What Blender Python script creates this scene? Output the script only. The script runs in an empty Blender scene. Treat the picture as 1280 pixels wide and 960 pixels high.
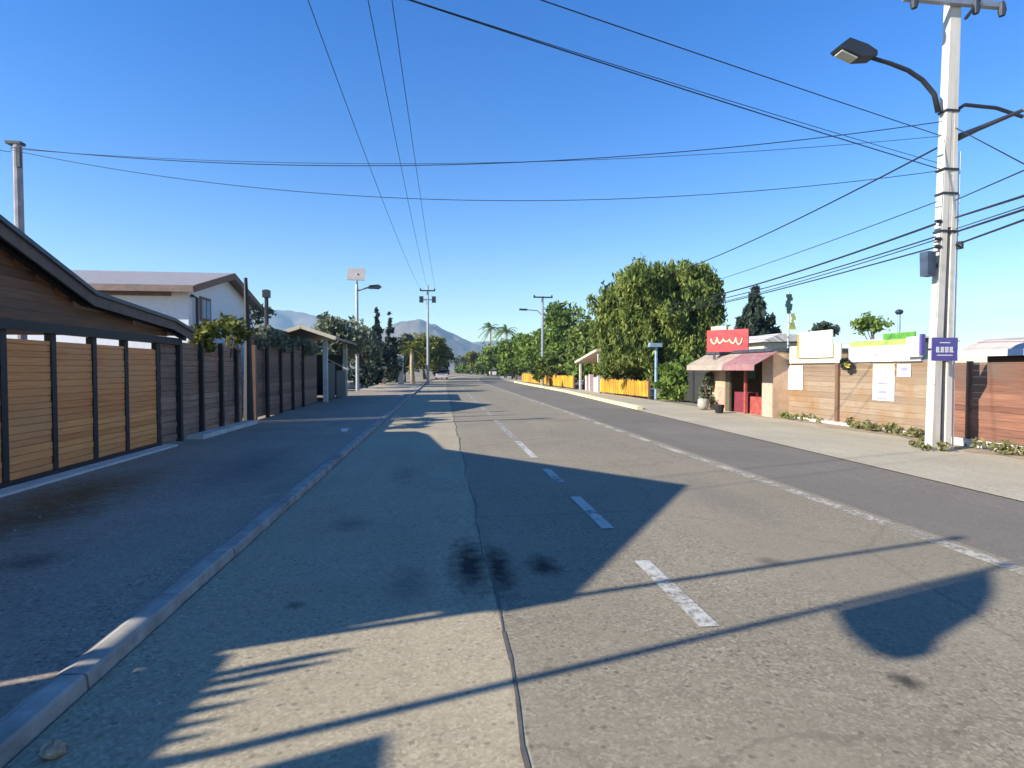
import bpy, math, random
import numpy as np
from mathutils import Vector, noise as mnoise
R = math.radians
random.seed(7)
SC = bpy.context.scene
COL = SC.collection

# ------------------------------------------------------------------ camera maths (survey of the street)
F_PX, EYE = 700.0, 1.6
YAW, PITCH = math.atan(87/F_PX), math.atan(19/F_PX)
FW = Vector((math.sin(YAW)*math.cos(PITCH), math.cos(YAW)*math.cos(PITCH), -math.sin(PITCH)))
RT = Vector((math.cos(YAW), -math.sin(YAW), 0)); UP = RT.cross(FW)
def ray(px, py): return FW + RT*((px-640)/F_PX) + UP*((480-py)/F_PX)
def gX(px, py, z=0):
    d = ray(px, py); t = (z-EYE)/d.z; return d.x*t, d.y*t
def aX(px, py, X):
    d = ray(px, py); t = X/d.x; return d.y*t, EYE+d.z*t
def aY(px, py, Y):
    d = ray(px, py); t = Y/d.y; return d.x*t, EYE+d.z*t
def at(px, py, Y):
    x, z = aY(px, py, Y); return Vector((x, Y, z))

# ------------------------------------------------------------------ materials
def new_mat(name):
    m = bpy.data.materials.new(name); m.use_nodes = True
    nt = m.node_tree; b = nt.nodes['Principled BSDF']
    return m, nt, b
def nd(nt, t, **kw):
    n = nt.nodes.new(t)
    for k, v in kw.items(): setattr(n, k, v)
    return n
def rgb(c): return (c[0], c[1], c[2], 1)
def noise(nt, scale, detail=5, rough=.6, vec=None, stretch=None):
    n = nd(nt, 'ShaderNodeTexNoise'); n.inputs['Scale'].default_value = scale
    n.inputs['Detail'].default_value = detail; n.inputs['Roughness'].default_value = rough
    if vec is None:
        tc = nd(nt, 'ShaderNodeTexCoord'); vec = tc.outputs['Object']
    if stretch:
        mp = nd(nt, 'ShaderNodeMapping'); mp.inputs['Scale'].default_value = stretch
        nt.links.new(vec, mp.inputs['Vector']); vec = mp.outputs['Vector']
    nt.links.new(vec, n.inputs['Vector']); return n.outputs['Fac']
def ramp(nt, fac, stops):
    r = nd(nt, 'ShaderNodeValToRGB'); e = r.color_ramp.elements
    while len(e) > 1: e.remove(e[-1])
    e[0].position = stops[0][0]; e[0].color = rgb(stops[0][1])
    for p, c in stops[1:]:
        k = e.new(p); k.color = rgb(c)
    nt.links.new(fac, r.inputs['Fac']); return r.outputs['Color']
def fr(nt, fac, a, b, lo=0, hi=1):
    m = nd(nt, 'ShaderNodeMapRange'); m.inputs['From Min'].default_value = a; m.inputs['From Max'].default_value = b
    m.inputs['To Min'].default_value = lo; m.inputs['To Max'].default_value = hi
    nt.links.new(fac, m.inputs['Value']); return m.outputs['Result']
def mix(nt, fac, a, b, mode='MIX'):
    m = nd(nt, 'ShaderNodeMix', data_type='RGBA', blend_type=mode)
    if hasattr(fac, 'links') or hasattr(fac, 'is_linked'): nt.links.new(fac, m.inputs[0])
    else: m.inputs[0].default_value = fac
    for i, v in ((6, a), (7, b)):
        if isinstance(v, tuple): m.inputs[i].default_value = rgb(v)
        else: nt.links.new(v, m.inputs[i])
    return m.outputs[2]
def bump(nt, b, h, strength=.4, dist=.01):
    n = nd(nt, 'ShaderNodeBump'); n.inputs['Strength'].default_value = strength; n.inputs['Distance'].default_value = dist
    nt.links.new(h, n.inputs['Height']); nt.links.new(n.outputs['Normal'], b.inputs['Normal'])

def plain(name, c, rough=.6, metal=0, var=.18, scale=6, dirt=None):
    m, nt, b = new_mat(name)
    f = noise(nt, scale, 6, .65)
    lo = tuple(max(0, v*(1-var)) for v in c); hi = tuple(min(1, v*(1+var)) for v in c)
    col = ramp(nt, f, [(.3, lo), (.7, hi)])
    if dirt:
        col = mix(nt, fr(nt, noise(nt, scale*.4, 7, .7), .5, .72), col, dirt)
    nt.links.new(col, b.inputs['Base Color'])
    b.inputs['Roughness'].default_value = rough; b.inputs['Metallic'].default_value = metal
    bump(nt, b, noise(nt, scale*8, 3), .15, .005)
    return m
def wood(name, dark, light, axis='Y', rough=.6, stain=None):
    m, nt, b = new_mat(name)
    st = {'Y': (9, .7, 14), 'X': (.7, 9, 14), 'Z': (9, 9, .7)}[axis]
    f = noise(nt, 2.2, 8, .7, stretch=st)
    geo = nd(nt, 'ShaderNodeNewGeometry')
    isl = fr(nt, geo.outputs['Random Per Island'], 0, 1, -.16, .16)
    ad = nd(nt, 'ShaderNodeMath', operation='ADD'); nt.links.new(f, ad.inputs[0]); nt.links.new(isl, ad.inputs[1])
    col = ramp(nt, ad.outputs[0], [(.25, dark), (.55, tuple((a+b_)/2 for a, b_ in zip(dark, light))), (.8, light)])
    if stain: col = mix(nt, fr(nt, noise(nt, .9, 6, .65), .48, .68), col, stain)
    nt.links.new(col, b.inputs['Base Color']); b.inputs['Roughness'].default_value = rough
    bump(nt, b, f, .3, .006)
    return m
def leaf(name, dark, mid, light):
    m, nt, b = new_mat(name)
    geo = nd(nt, 'ShaderNodeNewGeometry')
    n = noise(nt, .5, 3)
    ad = nd(nt, 'ShaderNodeMath', operation='MULTIPLY_ADD')
    nt.links.new(geo.outputs['Random Per Island'], ad.inputs[0]); ad.inputs[1].default_value = .55
    nt.links.new(fr(nt, n, .3, .7, 0, .45), ad.inputs[2])
    col = ramp(nt, ad.outputs[0], [(.08, dark), (.5, mid), (.95, light)])
    nt.links.new(col, b.inputs['Base Color']); b.inputs['Roughness'].default_value = .65
    b.inputs['Specular IOR Level'].default_value = .2
    tr = nd(nt, 'ShaderNodeBsdfTranslucent'); nt.links.new(col, tr.inputs['Color'])
    mx = nd(nt, 'ShaderNodeMixShader'); mx.inputs[0].default_value = .3
    nt.links.new(b.outputs[0], mx.inputs[1]); nt.links.new(tr.outputs[0], mx.inputs[2])
    nt.links.new(mx.outputs[0], nt.nodes['Material Output'].inputs['Surface'])
    return m

def paving(name, base, fine, coarse_var, aggregate=1.0, stains=(), patches=None, seed=0, cracks=False):
    """a road or pavement: aggregate speckle, worn tone patches, tyre wear, stains with a place of their own"""
    m, nt, b = new_mat(name)
    tc = nd(nt, 'ShaderNodeTexCoord'); P = tc.outputs['Object']
    big = noise(nt, .55, 7, .62, vec=P)
    lo = tuple(v*(1-coarse_var) for v in base); hi = tuple(v*(1+coarse_var) for v in base)
    col = ramp(nt, big, [(.3, lo), (.5, base), (.72, hi)])
    streak = noise(nt, 1.3, 5, .6, vec=P, stretch=(2.2, .10, 1))
    col = mix(nt, fr(nt, streak, .42, .7, 0, .35), col, tuple(v*.72 for v in base))
    # stones of the aggregate
    vo = nd(nt, 'ShaderNodeTexVoronoi'); vo.inputs['Scale'].default_value = 62; nt.links.new(P, vo.inputs['Vector'])
    sep = nd(nt, 'ShaderNodeSeparateColor'); nt.links.new(vo.outputs['Color'], sep.inputs[0])
    stone = ramp(nt, sep.outputs[0], [(.0, tuple(v*.42 for v in base)), (.3, tuple(v*.8 for v in base)), (.72, tuple(v*1.1 for v in base)), (1, fine)])
    col = mix(nt, fr(nt, noise(nt, .8, 5, .65, vec=P), .35, .68, .28*aggregate, .82*aggregate), col, stone)
    vo2 = nd(nt, 'ShaderNodeTexVoronoi'); vo2.inputs['Scale'].default_value = 23; nt.links.new(P, vo2.inputs['Vector'])
    sep2 = nd(nt, 'ShaderNodeSeparateColor'); nt.links.new(vo2.outputs['Color'], sep2.inputs[0])
    pit = nd(nt, 'ShaderNodeMath', operation='MULTIPLY')
    nt.links.new(fr(nt, sep2.outputs[1], .80, .86), pit.inputs[0]); nt.links.new(fr(nt, vo2.outputs['Distance'], .42, .2), pit.inputs[1])
    col = mix(nt, fr(nt, pit.outputs[0], 0, 1, 0, .7*aggregate), col, tuple(v*.25 for v in base))
    mott = noise(nt, 9, 4, .7, vec=P)
    col = mix(nt, fr(nt, mott, .5, .75, 0, .35), col, tuple(v*.6 for v in base))
    dust = noise(nt, .23, 6, .7, vec=P)
    col = mix(nt, fr(nt, dust, .55, .75, 0, .4), col, patches or tuple(min(1, v*1.3) for v in base))
    if cracks:
        v3 = nd(nt, 'ShaderNodeTexVoronoi', feature='DISTANCE_TO_EDGE'); v3.inputs['Scale'].default_value = .28
        wob = noise(nt, 1.7, 6, .6, vec=P)
        wv = nd(nt, 'ShaderNodeMixRGB'); wv.blend_type = 'ADD'; wv.inputs[0].default_value = .5
        nt.links.new(P, wv.inputs[1]); nt.links.new(wob, wv.inputs[2]); nt.links.new(wv.outputs[0], v3.inputs['Vector'])
        col = mix(nt, fr(nt, v3.outputs['Distance'], .008, .003, 0, .30), col, tuple(v*.4 for v in base))
    vp = nd(nt, 'ShaderNodeTexVoronoi', distance='CHEBYCHEV'); vp.inputs['Scale'].default_value = .33
    mpp = nd(nt, 'ShaderNodeMapping'); mpp.inputs['Scale'].default_value = (1.5, .55, 1); nt.links.new(P, mpp.inputs['Vector']); nt.links.new(mpp.outputs[0], vp.inputs['Vector'])
    sp = nd(nt, 'ShaderNodeSeparateColor'); nt.links.new(vp.outputs['Color'], sp.inputs[0])
    col = mix(nt, fr(nt, sp.outputs[2], .55, .95, 0, .22), col, tuple(v*.66 for v in base))
    col = mix(nt, fr(nt, sp.outputs[0], .65, 1, 0, .18), col, tuple(min(1, v*1.3) for v in base))
    for (sx, sy, rx, ry, amt, c) in stains:
        mp = nd(nt, 'ShaderNodeMapping'); mp.inputs['Location'].default_value = (-sx/rx, -sy/ry, 0); mp.inputs['Scale'].default_value = (1/rx, 1/ry, 0)
        nt.links.new(P, mp.inputs['Vector'])
        ln = nd(nt, 'ShaderNodeVectorMath', operation='LENGTH'); nt.links.new(mp.outputs[0], ln.inputs[0])
        sub = nd(nt, 'ShaderNodeMath', operation='MULTIPLY_ADD'); nt.links.new(noise(nt, 7, 6, .7, vec=P), sub.inputs[0])
        sub.inputs[1].default_value = 1.5; nt.links.new(ln.outputs['Value'], sub.inputs[2])
        col = mix(nt, fr(nt, sub.outputs[0], 1.75, .9, 0, amt), col, c)
    nt.links.new(col, b.inputs['Base Color'])
    b.inputs['Roughness'].default_value = .9; b.inputs['Specular IOR Level'].default_value = .25
    bump(nt, b, sep.outputs[0], .35*aggregate, .008)
    return m
def paint(name, c, wear=.5):
    m, nt, b = new_mat(name)
    tc = nd(nt, 'ShaderNodeTexCoord'); P = tc.outputs['Object']
    b.inputs['Base Color'].default_value = rgb(c); b.inputs['Roughness'].default_value = .8
    n1 = noise(nt, 14, 8, .75, vec=P); n2 = noise(nt, 1.1, 5, .6, vec=P)
    ad = nd(nt, 'ShaderNodeMath', operation='MULTIPLY_ADD'); nt.links.new(n2, ad.inputs[0]); ad.inputs[1].default_value = .8; nt.links.new(n1, ad.inputs[2])
    f = fr(nt, ad.outputs[0], wear+.28, wear+.48, 0, .9)
    tr = nd(nt, 'ShaderNodeBsdfTransparent'); mx = nd(nt, 'ShaderNodeMixShader')
    nt.links.new(f, mx.inputs[0]); nt.links.new(tr.outputs[0], mx.inputs[2]); nt.links.new(b.outputs[0], mx.inputs[1])
    nt.links.new(mx.outputs[0], nt.nodes['Material Output'].inputs['Surface'])
    return m

# ------------------------------------------------------------------ mesh builder
class MB:
    def __init__(s): s.v = []; s.f = []
    def add(s, vs, fs):
        o = len(s.v); s.v += [tuple(p) for p in vs]; s.f += [tuple(i+o for i in q) for q in fs]
    def box(s, x0, x1, y0, y1, z0, z1, j=0):
        vs = [(x, y, z) for z in (z0, z1) for x, y in ((x0, y0), (x1, y0), (x1, y1), (x0, y1))]
        if j: vs = [(a+random.uniform(-j, j), b+random.uniform(-j, j), c+random.uniform(-j, j)) for a, b, c in vs]
        s.add(vs, [(3, 2, 1, 0), (4, 5, 6, 7), (0, 1, 5, 4), (1, 2, 6, 5), (2, 3, 7, 6), (3, 0, 4, 7)]); return s
    def bar(s, p, q, w, h=None, up=(0, 0, 1)):
        h = h or w; p = Vector(p); q = Vector(q); d = (q-p).normalized(); u = Vector(up)
        if abs(d.dot(u)) > .95: u = Vector((0, 1, 0))
        sx = d.cross(u).normalized(); sz = sx.cross(d).normalized()
        vs = [b+sx*a*w/2+sz*c*h/2 for b in (p, q) for a, c in ((-1, -1), (1, -1), (1, 1), (-1, 1))]
        s.add(vs, [(0, 1, 2, 3), (7, 6, 5, 4), (0, 4, 5, 1), (1, 5, 6, 2), (2, 6, 7, 3), (3, 7, 4, 0)]); return s
    def tube(s, pts, rad, n=8):
        pts = [Vector(p) for p in pts]; rad = rad if isinstance(rad, (list, tuple)) else [rad]*len(pts)
        rings = []; prev = None
        for i, p in enumerate(pts):
            d = (pts[min(i+1, len(pts)-1)]-pts[max(i-1, 0)]).normalized()
            u = prev if prev else (Vector((1, 0, 0)) if abs(d.z) > .7 else Vector((0, 0, 1)))
            sx = d.cross(u).normalized(); sy = sx.cross(d).normalized(); prev = sy
            rings.append([p+sx*rad[i]*math.cos(a)+sy*rad[i]*math.sin(a) for a in (2*math.pi*k/n for k in range(n))])
        vs = [v for r in rings for v in r]; fs = []
        for i in range(len(pts)-1):
            for k in range(n):
                fs.append((i*n+k, i*n+(k+1) % n, (i+1)*n+(k+1) % n, (i+1)*n+k))
        fs.append(tuple(range(n-1, -1, -1))); fs.append(tuple((len(pts)-1)*n+k for k in range(n)))
        s.add(vs, fs); return s
    def prism(s, poly, x0, x1, axis='X'):
        n = len(poly)
        mk = {'X': lambda x, a, b: (x, a, b), 'Y': lambda y, a, b: (a, y, b), 'Z': lambda z, a, b: (a, b, z)}[axis]
        vs = [mk(x0, *p) for p in poly]+[mk(x1, *p) for p in poly]
        s.add(vs, [tuple(range(n)), tuple(range(2*n-1, n-1, -1))]+[(i, i+n, (i+1) % n+n, (i+1) % n) for i in range(n)]); return s
    def ball(s, c, r, n=8, sq=(1, 1, 1)):
        c = Vector(c); vs = []; fs = []
        for i in range(n//2+1):
            t = math.pi*i/(n//2)
            for k in range(n):
                a = 2*math.pi*k/n
                vs.append((c.x+r*sq[0]*math.sin(t)*math.cos(a), c.y+r*sq[1]*math.sin(t)*math.sin(a), c.z+r*sq[2]*math.cos(t)))
        for i in range(n//2):
            for k in range(n):
                fs.append((i*n+k, (i+1)*n+k, (i+1)*n+(k+1) % n, i*n+(k+1) % n))
        s.add(vs, fs); return s
    def build(s, name, mat, parent=None, base=(0, 0, 0), smooth=False):
        root = parent
        if parent is not None: base = BASE[parent.name]
        me = bpy.data.meshes.new(name)
        me.from_pydata([(a-base[0], b-base[1], c-base[2]) for a, b, c in s.v], [], s.f); me.validate()
        bm_fix(me)
        for m in (mat if isinstance(mat, list) else [mat]): me.materials.append(m)
        if smooth: me.polygons.foreach_set('use_smooth', [True]*len(me.polygons))
        o = bpy.data.objects.new(name, me); COL.objects.link(o)
        if parent is not None: o.parent = parent
        else: o.location = base
        BASE[o.name] = tuple(base)
        return o
BASE = {}
import bmesh
def bm_fix(me):
    bm = bmesh.new(); bm.from_mesh(me); bmesh.ops.recalc_face_normals(bm, faces=bm.faces); bm.to_mesh(me); bm.free()
def tag(o, label, cat, group=None):
    o['label'] = label; o['category'] = cat
    if group: o['group'] = group
    return o
def thing(name, loc, label, cat, group=None):
    o = bpy.data.objects.new(name, None); o.empty_display_size = .3; COL.objects.link(o); o.location = loc
    BASE[o.name] = tuple(loc); return tag(o, label, cat, group)
def structure(o): o['kind'] = 'structure'; return o

# ------------------------------------------------------------------ palette
M = {}
M['gold_board'] = wood('golden_boards', (.55, .17, .04), (.98, .41, .12), 'Y', .5, (.66, .28, .10))
M['grey_board'] = wood('weathered_boards', (.17, .095, .06), (.46, .28, .18), 'Y', .75, (.17, .11, .08))
M['dark_board'] = wood('dark_boards', (.10, .055, .036), (.31, .185, .12), 'Y', .75)
M['red_board'] = wood('reddish_boards', (.11, .042, .024), (.30, .135, .08), 'Y', .7, (.14, .085, .06))
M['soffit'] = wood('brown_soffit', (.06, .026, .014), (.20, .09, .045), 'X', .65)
M['black_timber'] = plain('black_painted_timber', (.018, .016, .016), .6)
M['barge'] = plain('grey_brown_bargeboard', (.10, .065, .052), .6, var=.3)
M['roof_dark'] = plain('dark_roof_sheet', (.05, .06, .075), .45, var=.25)
M['white_wall'] = plain('white_siding', (.72, .72, .74), .7, var=.06)
M['concrete'] = plain('pale_concrete', (.58, .55, .49), .85, var=.16, scale=3, dirt=(.38, .34, .28))
M['pole_conc'] = plain('pole_concrete', (.62, .59, .53), .8, var=.10, scale=4, dirt=(.5, .46, .38))
pm, nt, b = new_mat('stained_pole_concrete')
c0 = ramp(nt, noise(nt, 1.6, 7, .7, stretch=(5, 5, .45)), [(.3, (.44, .40, .33)), (.5, (.60, .56, .49)), (.75, (.67, .64, .57))])
c0 = mix(nt, fr(nt, noise(nt, 9, 6, .75), .58, .70, 0, .6), c0, (.30, .25, .19))
nt.links.new(c0, b.inputs['Base Color']); b.inputs['Roughness'].default_value = .85; bump(nt, b, noise(nt, 40, 4), .25, .004)
M['pole_conc'] = pm
M['kerb'] = plain('kerb_concrete', (.34, .31, .26), .9, var=.3, scale=5, dirt=(.17, .15, .12))
M['kerb_y'] = plain('yellow_washed_kerb', (.72, .62, .33), .85, var=.2, scale=3)
M['steel'] = plain('galvanised_steel', (.36, .37, .38), .45, .6, var=.15)
M['dark_steel'] = plain('dark_steel', (.035, .04, .05), .5, .3)
M['cable'] = plain('black_cable', (.012, .014, .018), .6)
M['black'] = plain('matt_black', (.012, .012, .013), .8)
M['glass'] = plain('dark_glass', (.02, .025, .03), .1)
M['lens'] = plain('lamp_lens', (.45, .48, .42), .2)
M['purple'] = plain('purple_sign_paint', (.085, .07, .26), .5, var=.12)
M['white'] = plain('white_paint', (.66, .66, .66), .6, var=.06)
M['cream'] = plain('cream_paint', (.60, .54, .38), .6, var=.1)
M['green_p'] = plain('green_banner', (.10, .30, .04), .6, var=.3)
M['lime_p'] = plain('lime_banner', (.34, .48, .10), .6, var=.2)
M['red_p'] = plain('red_sign_paint', (.62, .018, .025), .45, var=.1)
M['red_dull'] = plain('faded_red_paint', (.34, .07, .055), .6, var=.4)
M['pink'] = plain('faded_pink_canvas', (.29, .135, .135), .85, var=.3, dirt=(.33, .22, .19))
M['tan_panel'] = wood('tan_fence_panels', (.21, .14, .088), (.35, .265, .18), 'Y', .8, (.27, .145, .06))
M['tan_wall'] = plain('tan_plaster', (.50, .34, .22), .85, var=.2, scale=2.5)
M['post_brown'] = wood('brown_posts', (.09, .045, .025), (.24, .14, .09), 'Z')
M['yellow'] = wood('yellow_painted_boards', (.42, .20, .012), (.80, .50, .04), 'Z', .6, (.50, .20, .03))
M['orange'] = plain('orange_wash', (.58, .22, .04), .6)
M['pinkroof'] = plain('pinkish_roof_sheet', (.56, .44, .37), .7, var=.15, scale=2)
M['sand'] = plain('sandy_canvas', (.36, .285, .215), .85, var=.25, scale=4, dirt=(.4, .28, .24))
M['tile'] = plain('pale_roof', (.62, .50, .36), .8, var=.3, scale=3)
M['brownroof'] = plain('brown_roof', (.22, .15, .12), .7, var=.25)
M['bark'] = plain('bark', (.12, .085, .06), .95, var=.45, scale=5)
M['palebark'] = plain('pale_palm_bark', (.36, .28, .20), .95, var=.3, scale=4)
M['l_big'] = leaf('pepper_tree_leaf', (.036, .055, .012), (.14, .19, .038), (.33, .35, .085))
M['l_green'] = leaf('street_tree_leaf', (.032, .060, .012), (.135, .21, .038), (.31, .38, .075))
M['l_olive'] = leaf('grey_olive_leaf', (.05, .06, .036), (.15, .17, .10), (.29, .30, .19))
M['l_dark'] = leaf('dark_conifer_leaf', (.012, .020, .018), (.035, .055, .04), (.08, .11, .07))
M['l_yellow'] = leaf('yellow_green_leaf', (.05, .055, .010), (.16, .17, .028), (.32, .30, .06))
M['l_palm'] = leaf('palm_frond', (.03, .045, .014), (.09, .11, .03), (.19, .20, .07))
M['l_dry'] = leaf('dry_weed', (.08, .085, .03), (.22, .21, .09), (.40, .36, .18))
M['l_flower'] = leaf('yellow_flowers', (.10, .12, .02), (.55, .45, .05), (.8, .7, .25))
M['terracotta'] = plain('terracotta', (.42, .17, .09), .8, var=.2)
M['stone'] = plain('pale_stone', (.36, .33, .28), .9, var=.35, scale=9)
M['car_white'] = plain('white_car_paint', (.75, .75, .74), .25, var=.03)
M['car_dark'] = plain('dark_car_paint', (.02, .022, .026), .25, var=.05)
M['car_pink'] = plain('pale_pinkish_car_paint', (.58, .46, .48), .3, var=.05)
M['tyre'] = plain('tyre_rubber', (.015, .015, .015), .8)
M['lampglass'] = plain('headlamp_glass', (.6, .6, .58), .15)
M['panel_pv'] = plain('solar_panel_frame', (.36, .32, .29), .5)
M['flagcloth'] = plain('flag_cloth', (.35, .05, .05), .8)
M['bluegrey'] = plain('blue_grey_paint', (.22, .33, .42), .5)

# ------------------------------------------------------------------ setting: ground, road, pavements
def bend(y): return 0.0 if y < 60 else .0013*(y-60)**2
def rxe(y):      # right road edge
    pts = [(-60, 6.9), (6, 6.95), (14, 7.2), (28, 7.8), (38, 8.25), (400, 8.25)]
    for (a, b), (c, d) in zip(pts, pts[1:]):
        if a <= y <= c: return b+(d-b)*(y-a)/(c-a)
    return 8.25
ys = [-60, -20, -5, 0, 3, 6, 9, 12, 16, 20, 25, 30, 36, 45, 55, 60]+list(range(65, 260, 5))
def strip(name, mat, fl, frr, z, yy=ys, thick=0):
    m = MB()
    for y0, y1 in zip(yy, yy[1:]):
        q = [(fl(y0)+bend(y0), y0), (frr(y0)+bend(y0), y0), (frr(y1)+bend(y1), y1), (fl(y1)+bend(y1), y1)]
        m.add([(a, b, z) for a, b in q], [(0, 1, 2, 3)])
    return structure(m.build(name, mat))
gm, nt, b = new_mat('dry_earth')
f = noise(nt, .12, 8, .65); col = ramp(nt, f, [(.3, (.16, .12, .08)), (.55, (.24, .19, .13)), (.75, (.20, .19, .09))])
nt.links.new(col, b.inputs['Base Color']); b.inputs['Roughness'].default_value = 1
m = MB(); m.add([(-3300, -280, -.03), (3300, -280, -.03), (3300, 3300, -.03), (-3300, 3300, -.03)], [(0, 1, 2, 3)])
structure(m.build('ground', gm))
OIL = (.018, .016, .014)
conc = paving('concrete_lane', (.385, .315, .205), (.57, .49, .35), .18, .7,
              stains=[(.22, 4.55, .22, .85, .97, OIL), (-.95, 5.9, .28, .35, .45, (.06, .055, .05)), (-.25, 4.2, .25, .5, .5, (.10, .095, .085)), (-1.0, 3.9, .10, .10, .5, OIL), (-.55, 8.6, .35, .9, .35, (.09, .085, .08))], cracks=False, patches=(.42, .38, .30))
asph = paving('worn_asphalt', (.27, .226, .155), (.46, .395, .285), .2, .72,
              stains=[(.44, 4.45, .16, .75, .96, OIL), (.81, 4.45, .17, .32, .9, OIL), (2.7, 4.3, .15, .15, .5, OIL), (2.35, 2.55, .10, .10, .85, OIL), (4.7, 2.9, .35, .14, .6, (.05, .048, .042)), (3.4, 6.5, .5, 1.8, .3, (.10, .095, .085))], patches=(.31, .26, .19), cracks=True)
shld = paving('dark_asphalt', (.19, .163, .128), (.31, .27, .21), .16, .6, patches=(.25, .22, .175))
strip('road', conc, lambda y: -1.75, lambda y: .36, 0)
strip('road', asph, lambda y: .36, lambda y: 4.72, 0)
strip('road', shld, lambda y: 4.72, rxe, 0)
# seam between concrete lane and asphalt (tar)
m = MB(); y = -4
while y < 58:
    n = y+.35; w = .005+.007*random.random()
    x0 = .36+.02*math.sin(y*2.1)+.012*math.sin(y*5); x1 = .36+.02*math.sin(n*2.1)+.012*math.sin(n*5)
    m.add([(x0-w, y, .004), (x0+w, y, .004), (x1+w, n, .004), (x1-w, n, .004)], [(0, 1, 2, 3)]); y = n
structure(m.build('road_seam', plain('tar', (.10, .085, .065), .7, var=.4)))
WP = paint('worn_white_paint', (.48, .46, .40), .46)
WP2 = paint('fresh_white_paint', (.50, .47, .40), .60)
def dash(m, x, y0, y1, w=.13):
    m.add([(x-w/2+bend(y0), y0, .006), (x+w/2+bend(y0), y0, .006), (x+w/2+bend(y1), y1, .006), (x-w/2+bend(y1), y1, .006)], [(0, 1, 2, 3)])
m = MB()
for y0, y1 in ((3.25, 4.45), (5.4, 6.8), (7.65, 8.75), (9.9, 12.2)): dash(m, 1.64, y0, y1)
structure(m.build('lane_markings', WP2))
m = MB(); y = 12.8
while y < 60: dash(m, 1.64, y, y+4.6, .16); y += 6.0
structure(m.build('lane_markings', WP))
m = MB(); y = -20
while y < 90: dash(m, 4.52+.02*math.sin(y*.4), y, y+1.5, .17); y += 1.5
structure(m.build('edge_line', paint('worn_edge_line', (.47, .42, .33), .52)))
# left pavement, kerb, right pavement
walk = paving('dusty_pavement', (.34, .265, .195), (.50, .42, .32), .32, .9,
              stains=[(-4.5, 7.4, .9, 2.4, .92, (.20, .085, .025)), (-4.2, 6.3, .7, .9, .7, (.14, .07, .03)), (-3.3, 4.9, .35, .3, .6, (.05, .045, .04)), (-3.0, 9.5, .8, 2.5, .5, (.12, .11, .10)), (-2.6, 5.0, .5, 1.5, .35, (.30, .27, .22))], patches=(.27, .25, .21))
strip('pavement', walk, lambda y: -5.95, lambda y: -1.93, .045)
m = MB(); y = -3.0
while y < 60:
    L = .98; t = random.uniform(-.004, .004)
    h_ = random.uniform(-.006, .004); m.prism([(-1.95+t, -.05), (-1.76+t, -.05), (-1.772+t, .062+h_), (-1.785+t, .076+h_), (-1.885+t, .078+h_), (-1.95+t, .05)], y+random.uniform(.003, .012), y+L+random.uniform(.006, .017), 'Y'); y += 1.0
structure(m.build('kerb', M['kerb']))
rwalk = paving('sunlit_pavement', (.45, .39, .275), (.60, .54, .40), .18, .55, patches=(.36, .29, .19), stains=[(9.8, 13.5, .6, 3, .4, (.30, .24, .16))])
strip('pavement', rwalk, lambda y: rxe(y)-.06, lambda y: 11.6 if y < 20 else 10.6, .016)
earth = plain('dusty_earth', (.34, .26, .165), .95, var=.3, scale=3, dirt=(.22, .19, .10))
m = MB(); y = -2.0
while y < 18:
    n = y+.5; e = lambda q: (10.0 if q < 9.9 else 10.45)+.16*math.sin(q*1.7)+.09*math.sin(q*4.3)+.1*(q > 14)
    m.add([(e(y), y, .022), (11.7, y, .03), (11.7, n, .03), (e(n), n, .022)], [(0, 1, 2, 3)]); y = n
structure(m.build('earth_strip', earth))
m = MB()
yy = list(range(21, 66, 1))
for a, c in zip(yy, yy[1:]):
    x0, x1 = rxe(a)+bend(a), rxe(c)+bend(c)
    m.add([(x0+.02, a, -.04), (x0+.24, a, -.04), (x0+.24, a, .14), (x0+.02, a, .14), (x1+.02, c-.01, -.04), (x1+.24, c-.01, -.04), (x1+.24, c-.01, .14), (x1+.02, c-.01, .14)],
          [(0, 1, 2, 3), (7, 6, 5, 4), (2, 6, 7, 3), (0, 3, 7, 4), (1, 5, 6, 2)])
structure(m.build('kerb', M['kerb_y']))

# ------------------------------------------------------------------ mountains
def ridge(name, prof, Y, depth, mat, seed):
    rng = random.Random(seed); m = MB(); nx = 220; ny = 24
    xs = [p[0] for p in prof]; hs = [p[1] for p in prof]
    grid = []
    for j in range(ny+1):
        t = j/ny
        for i in range(nx+1):
            px = xs[0]+(xs[-1]-xs[0])*i/nx
            py = float(np.interp(px, xs, hs)); p = at(px, py, Y)
            h = p.z*(math.sin(t*math.pi/2) if t <= 1 else 1)
            q = Vector((p.x*.004+seed*7, t*2.2, seed))
            h *= 1+(1-t*.9)*.55*mnoise.fractal(q, .9, 2.1, 5)
            h += 5*(t > .5)*mnoise.noise(Vector((p.x*.03, t*5, seed)))
            grid.append((p.x*(1-depth*(1-t)/Y), Y-depth*(1-t), h-4*(t == 0)))
    m.v = grid
    m.f = [(j*(nx+1)+i, j*(nx+1)+i+1, (j+1)*(nx+1)+i+1, (j+1)*(nx+1)+i) for j in range(ny) for i in range(nx)]
    # back side so the hill has a body
    o = len(m.v)
    for i in range(nx+1):
        a = grid[ny*(nx+1)+i]; m.v.append((a[0]*1.1, a[1]+250, -4))
    m.f += [(ny*(nx+1)+i, ny*(nx+1)+i+1, o+i+1, o+i) for i in range(nx)]
    return structure(m.build(name, mat, smooth=True))
hm, nt, b = new_mat('scrub_hillside')
f = noise(nt, .012, 8, .7); nt.links.new(ramp(nt, f, [(.35, (.07, .065, .04)), (.55, (.14, .11, .075)), (.7, (.17, .14, .10))]), b.inputs['Base Color']); b.inputs['Roughness'].default_value = 1
ridge('hills', [(-300, 430), (0, 420), (200, 400), (300, 393), (345, 390), (380, 391), (414, 396), (440, 403), (470, 420), (500, 445), (520, 461)], 2900, 500, hm, 1)
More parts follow.
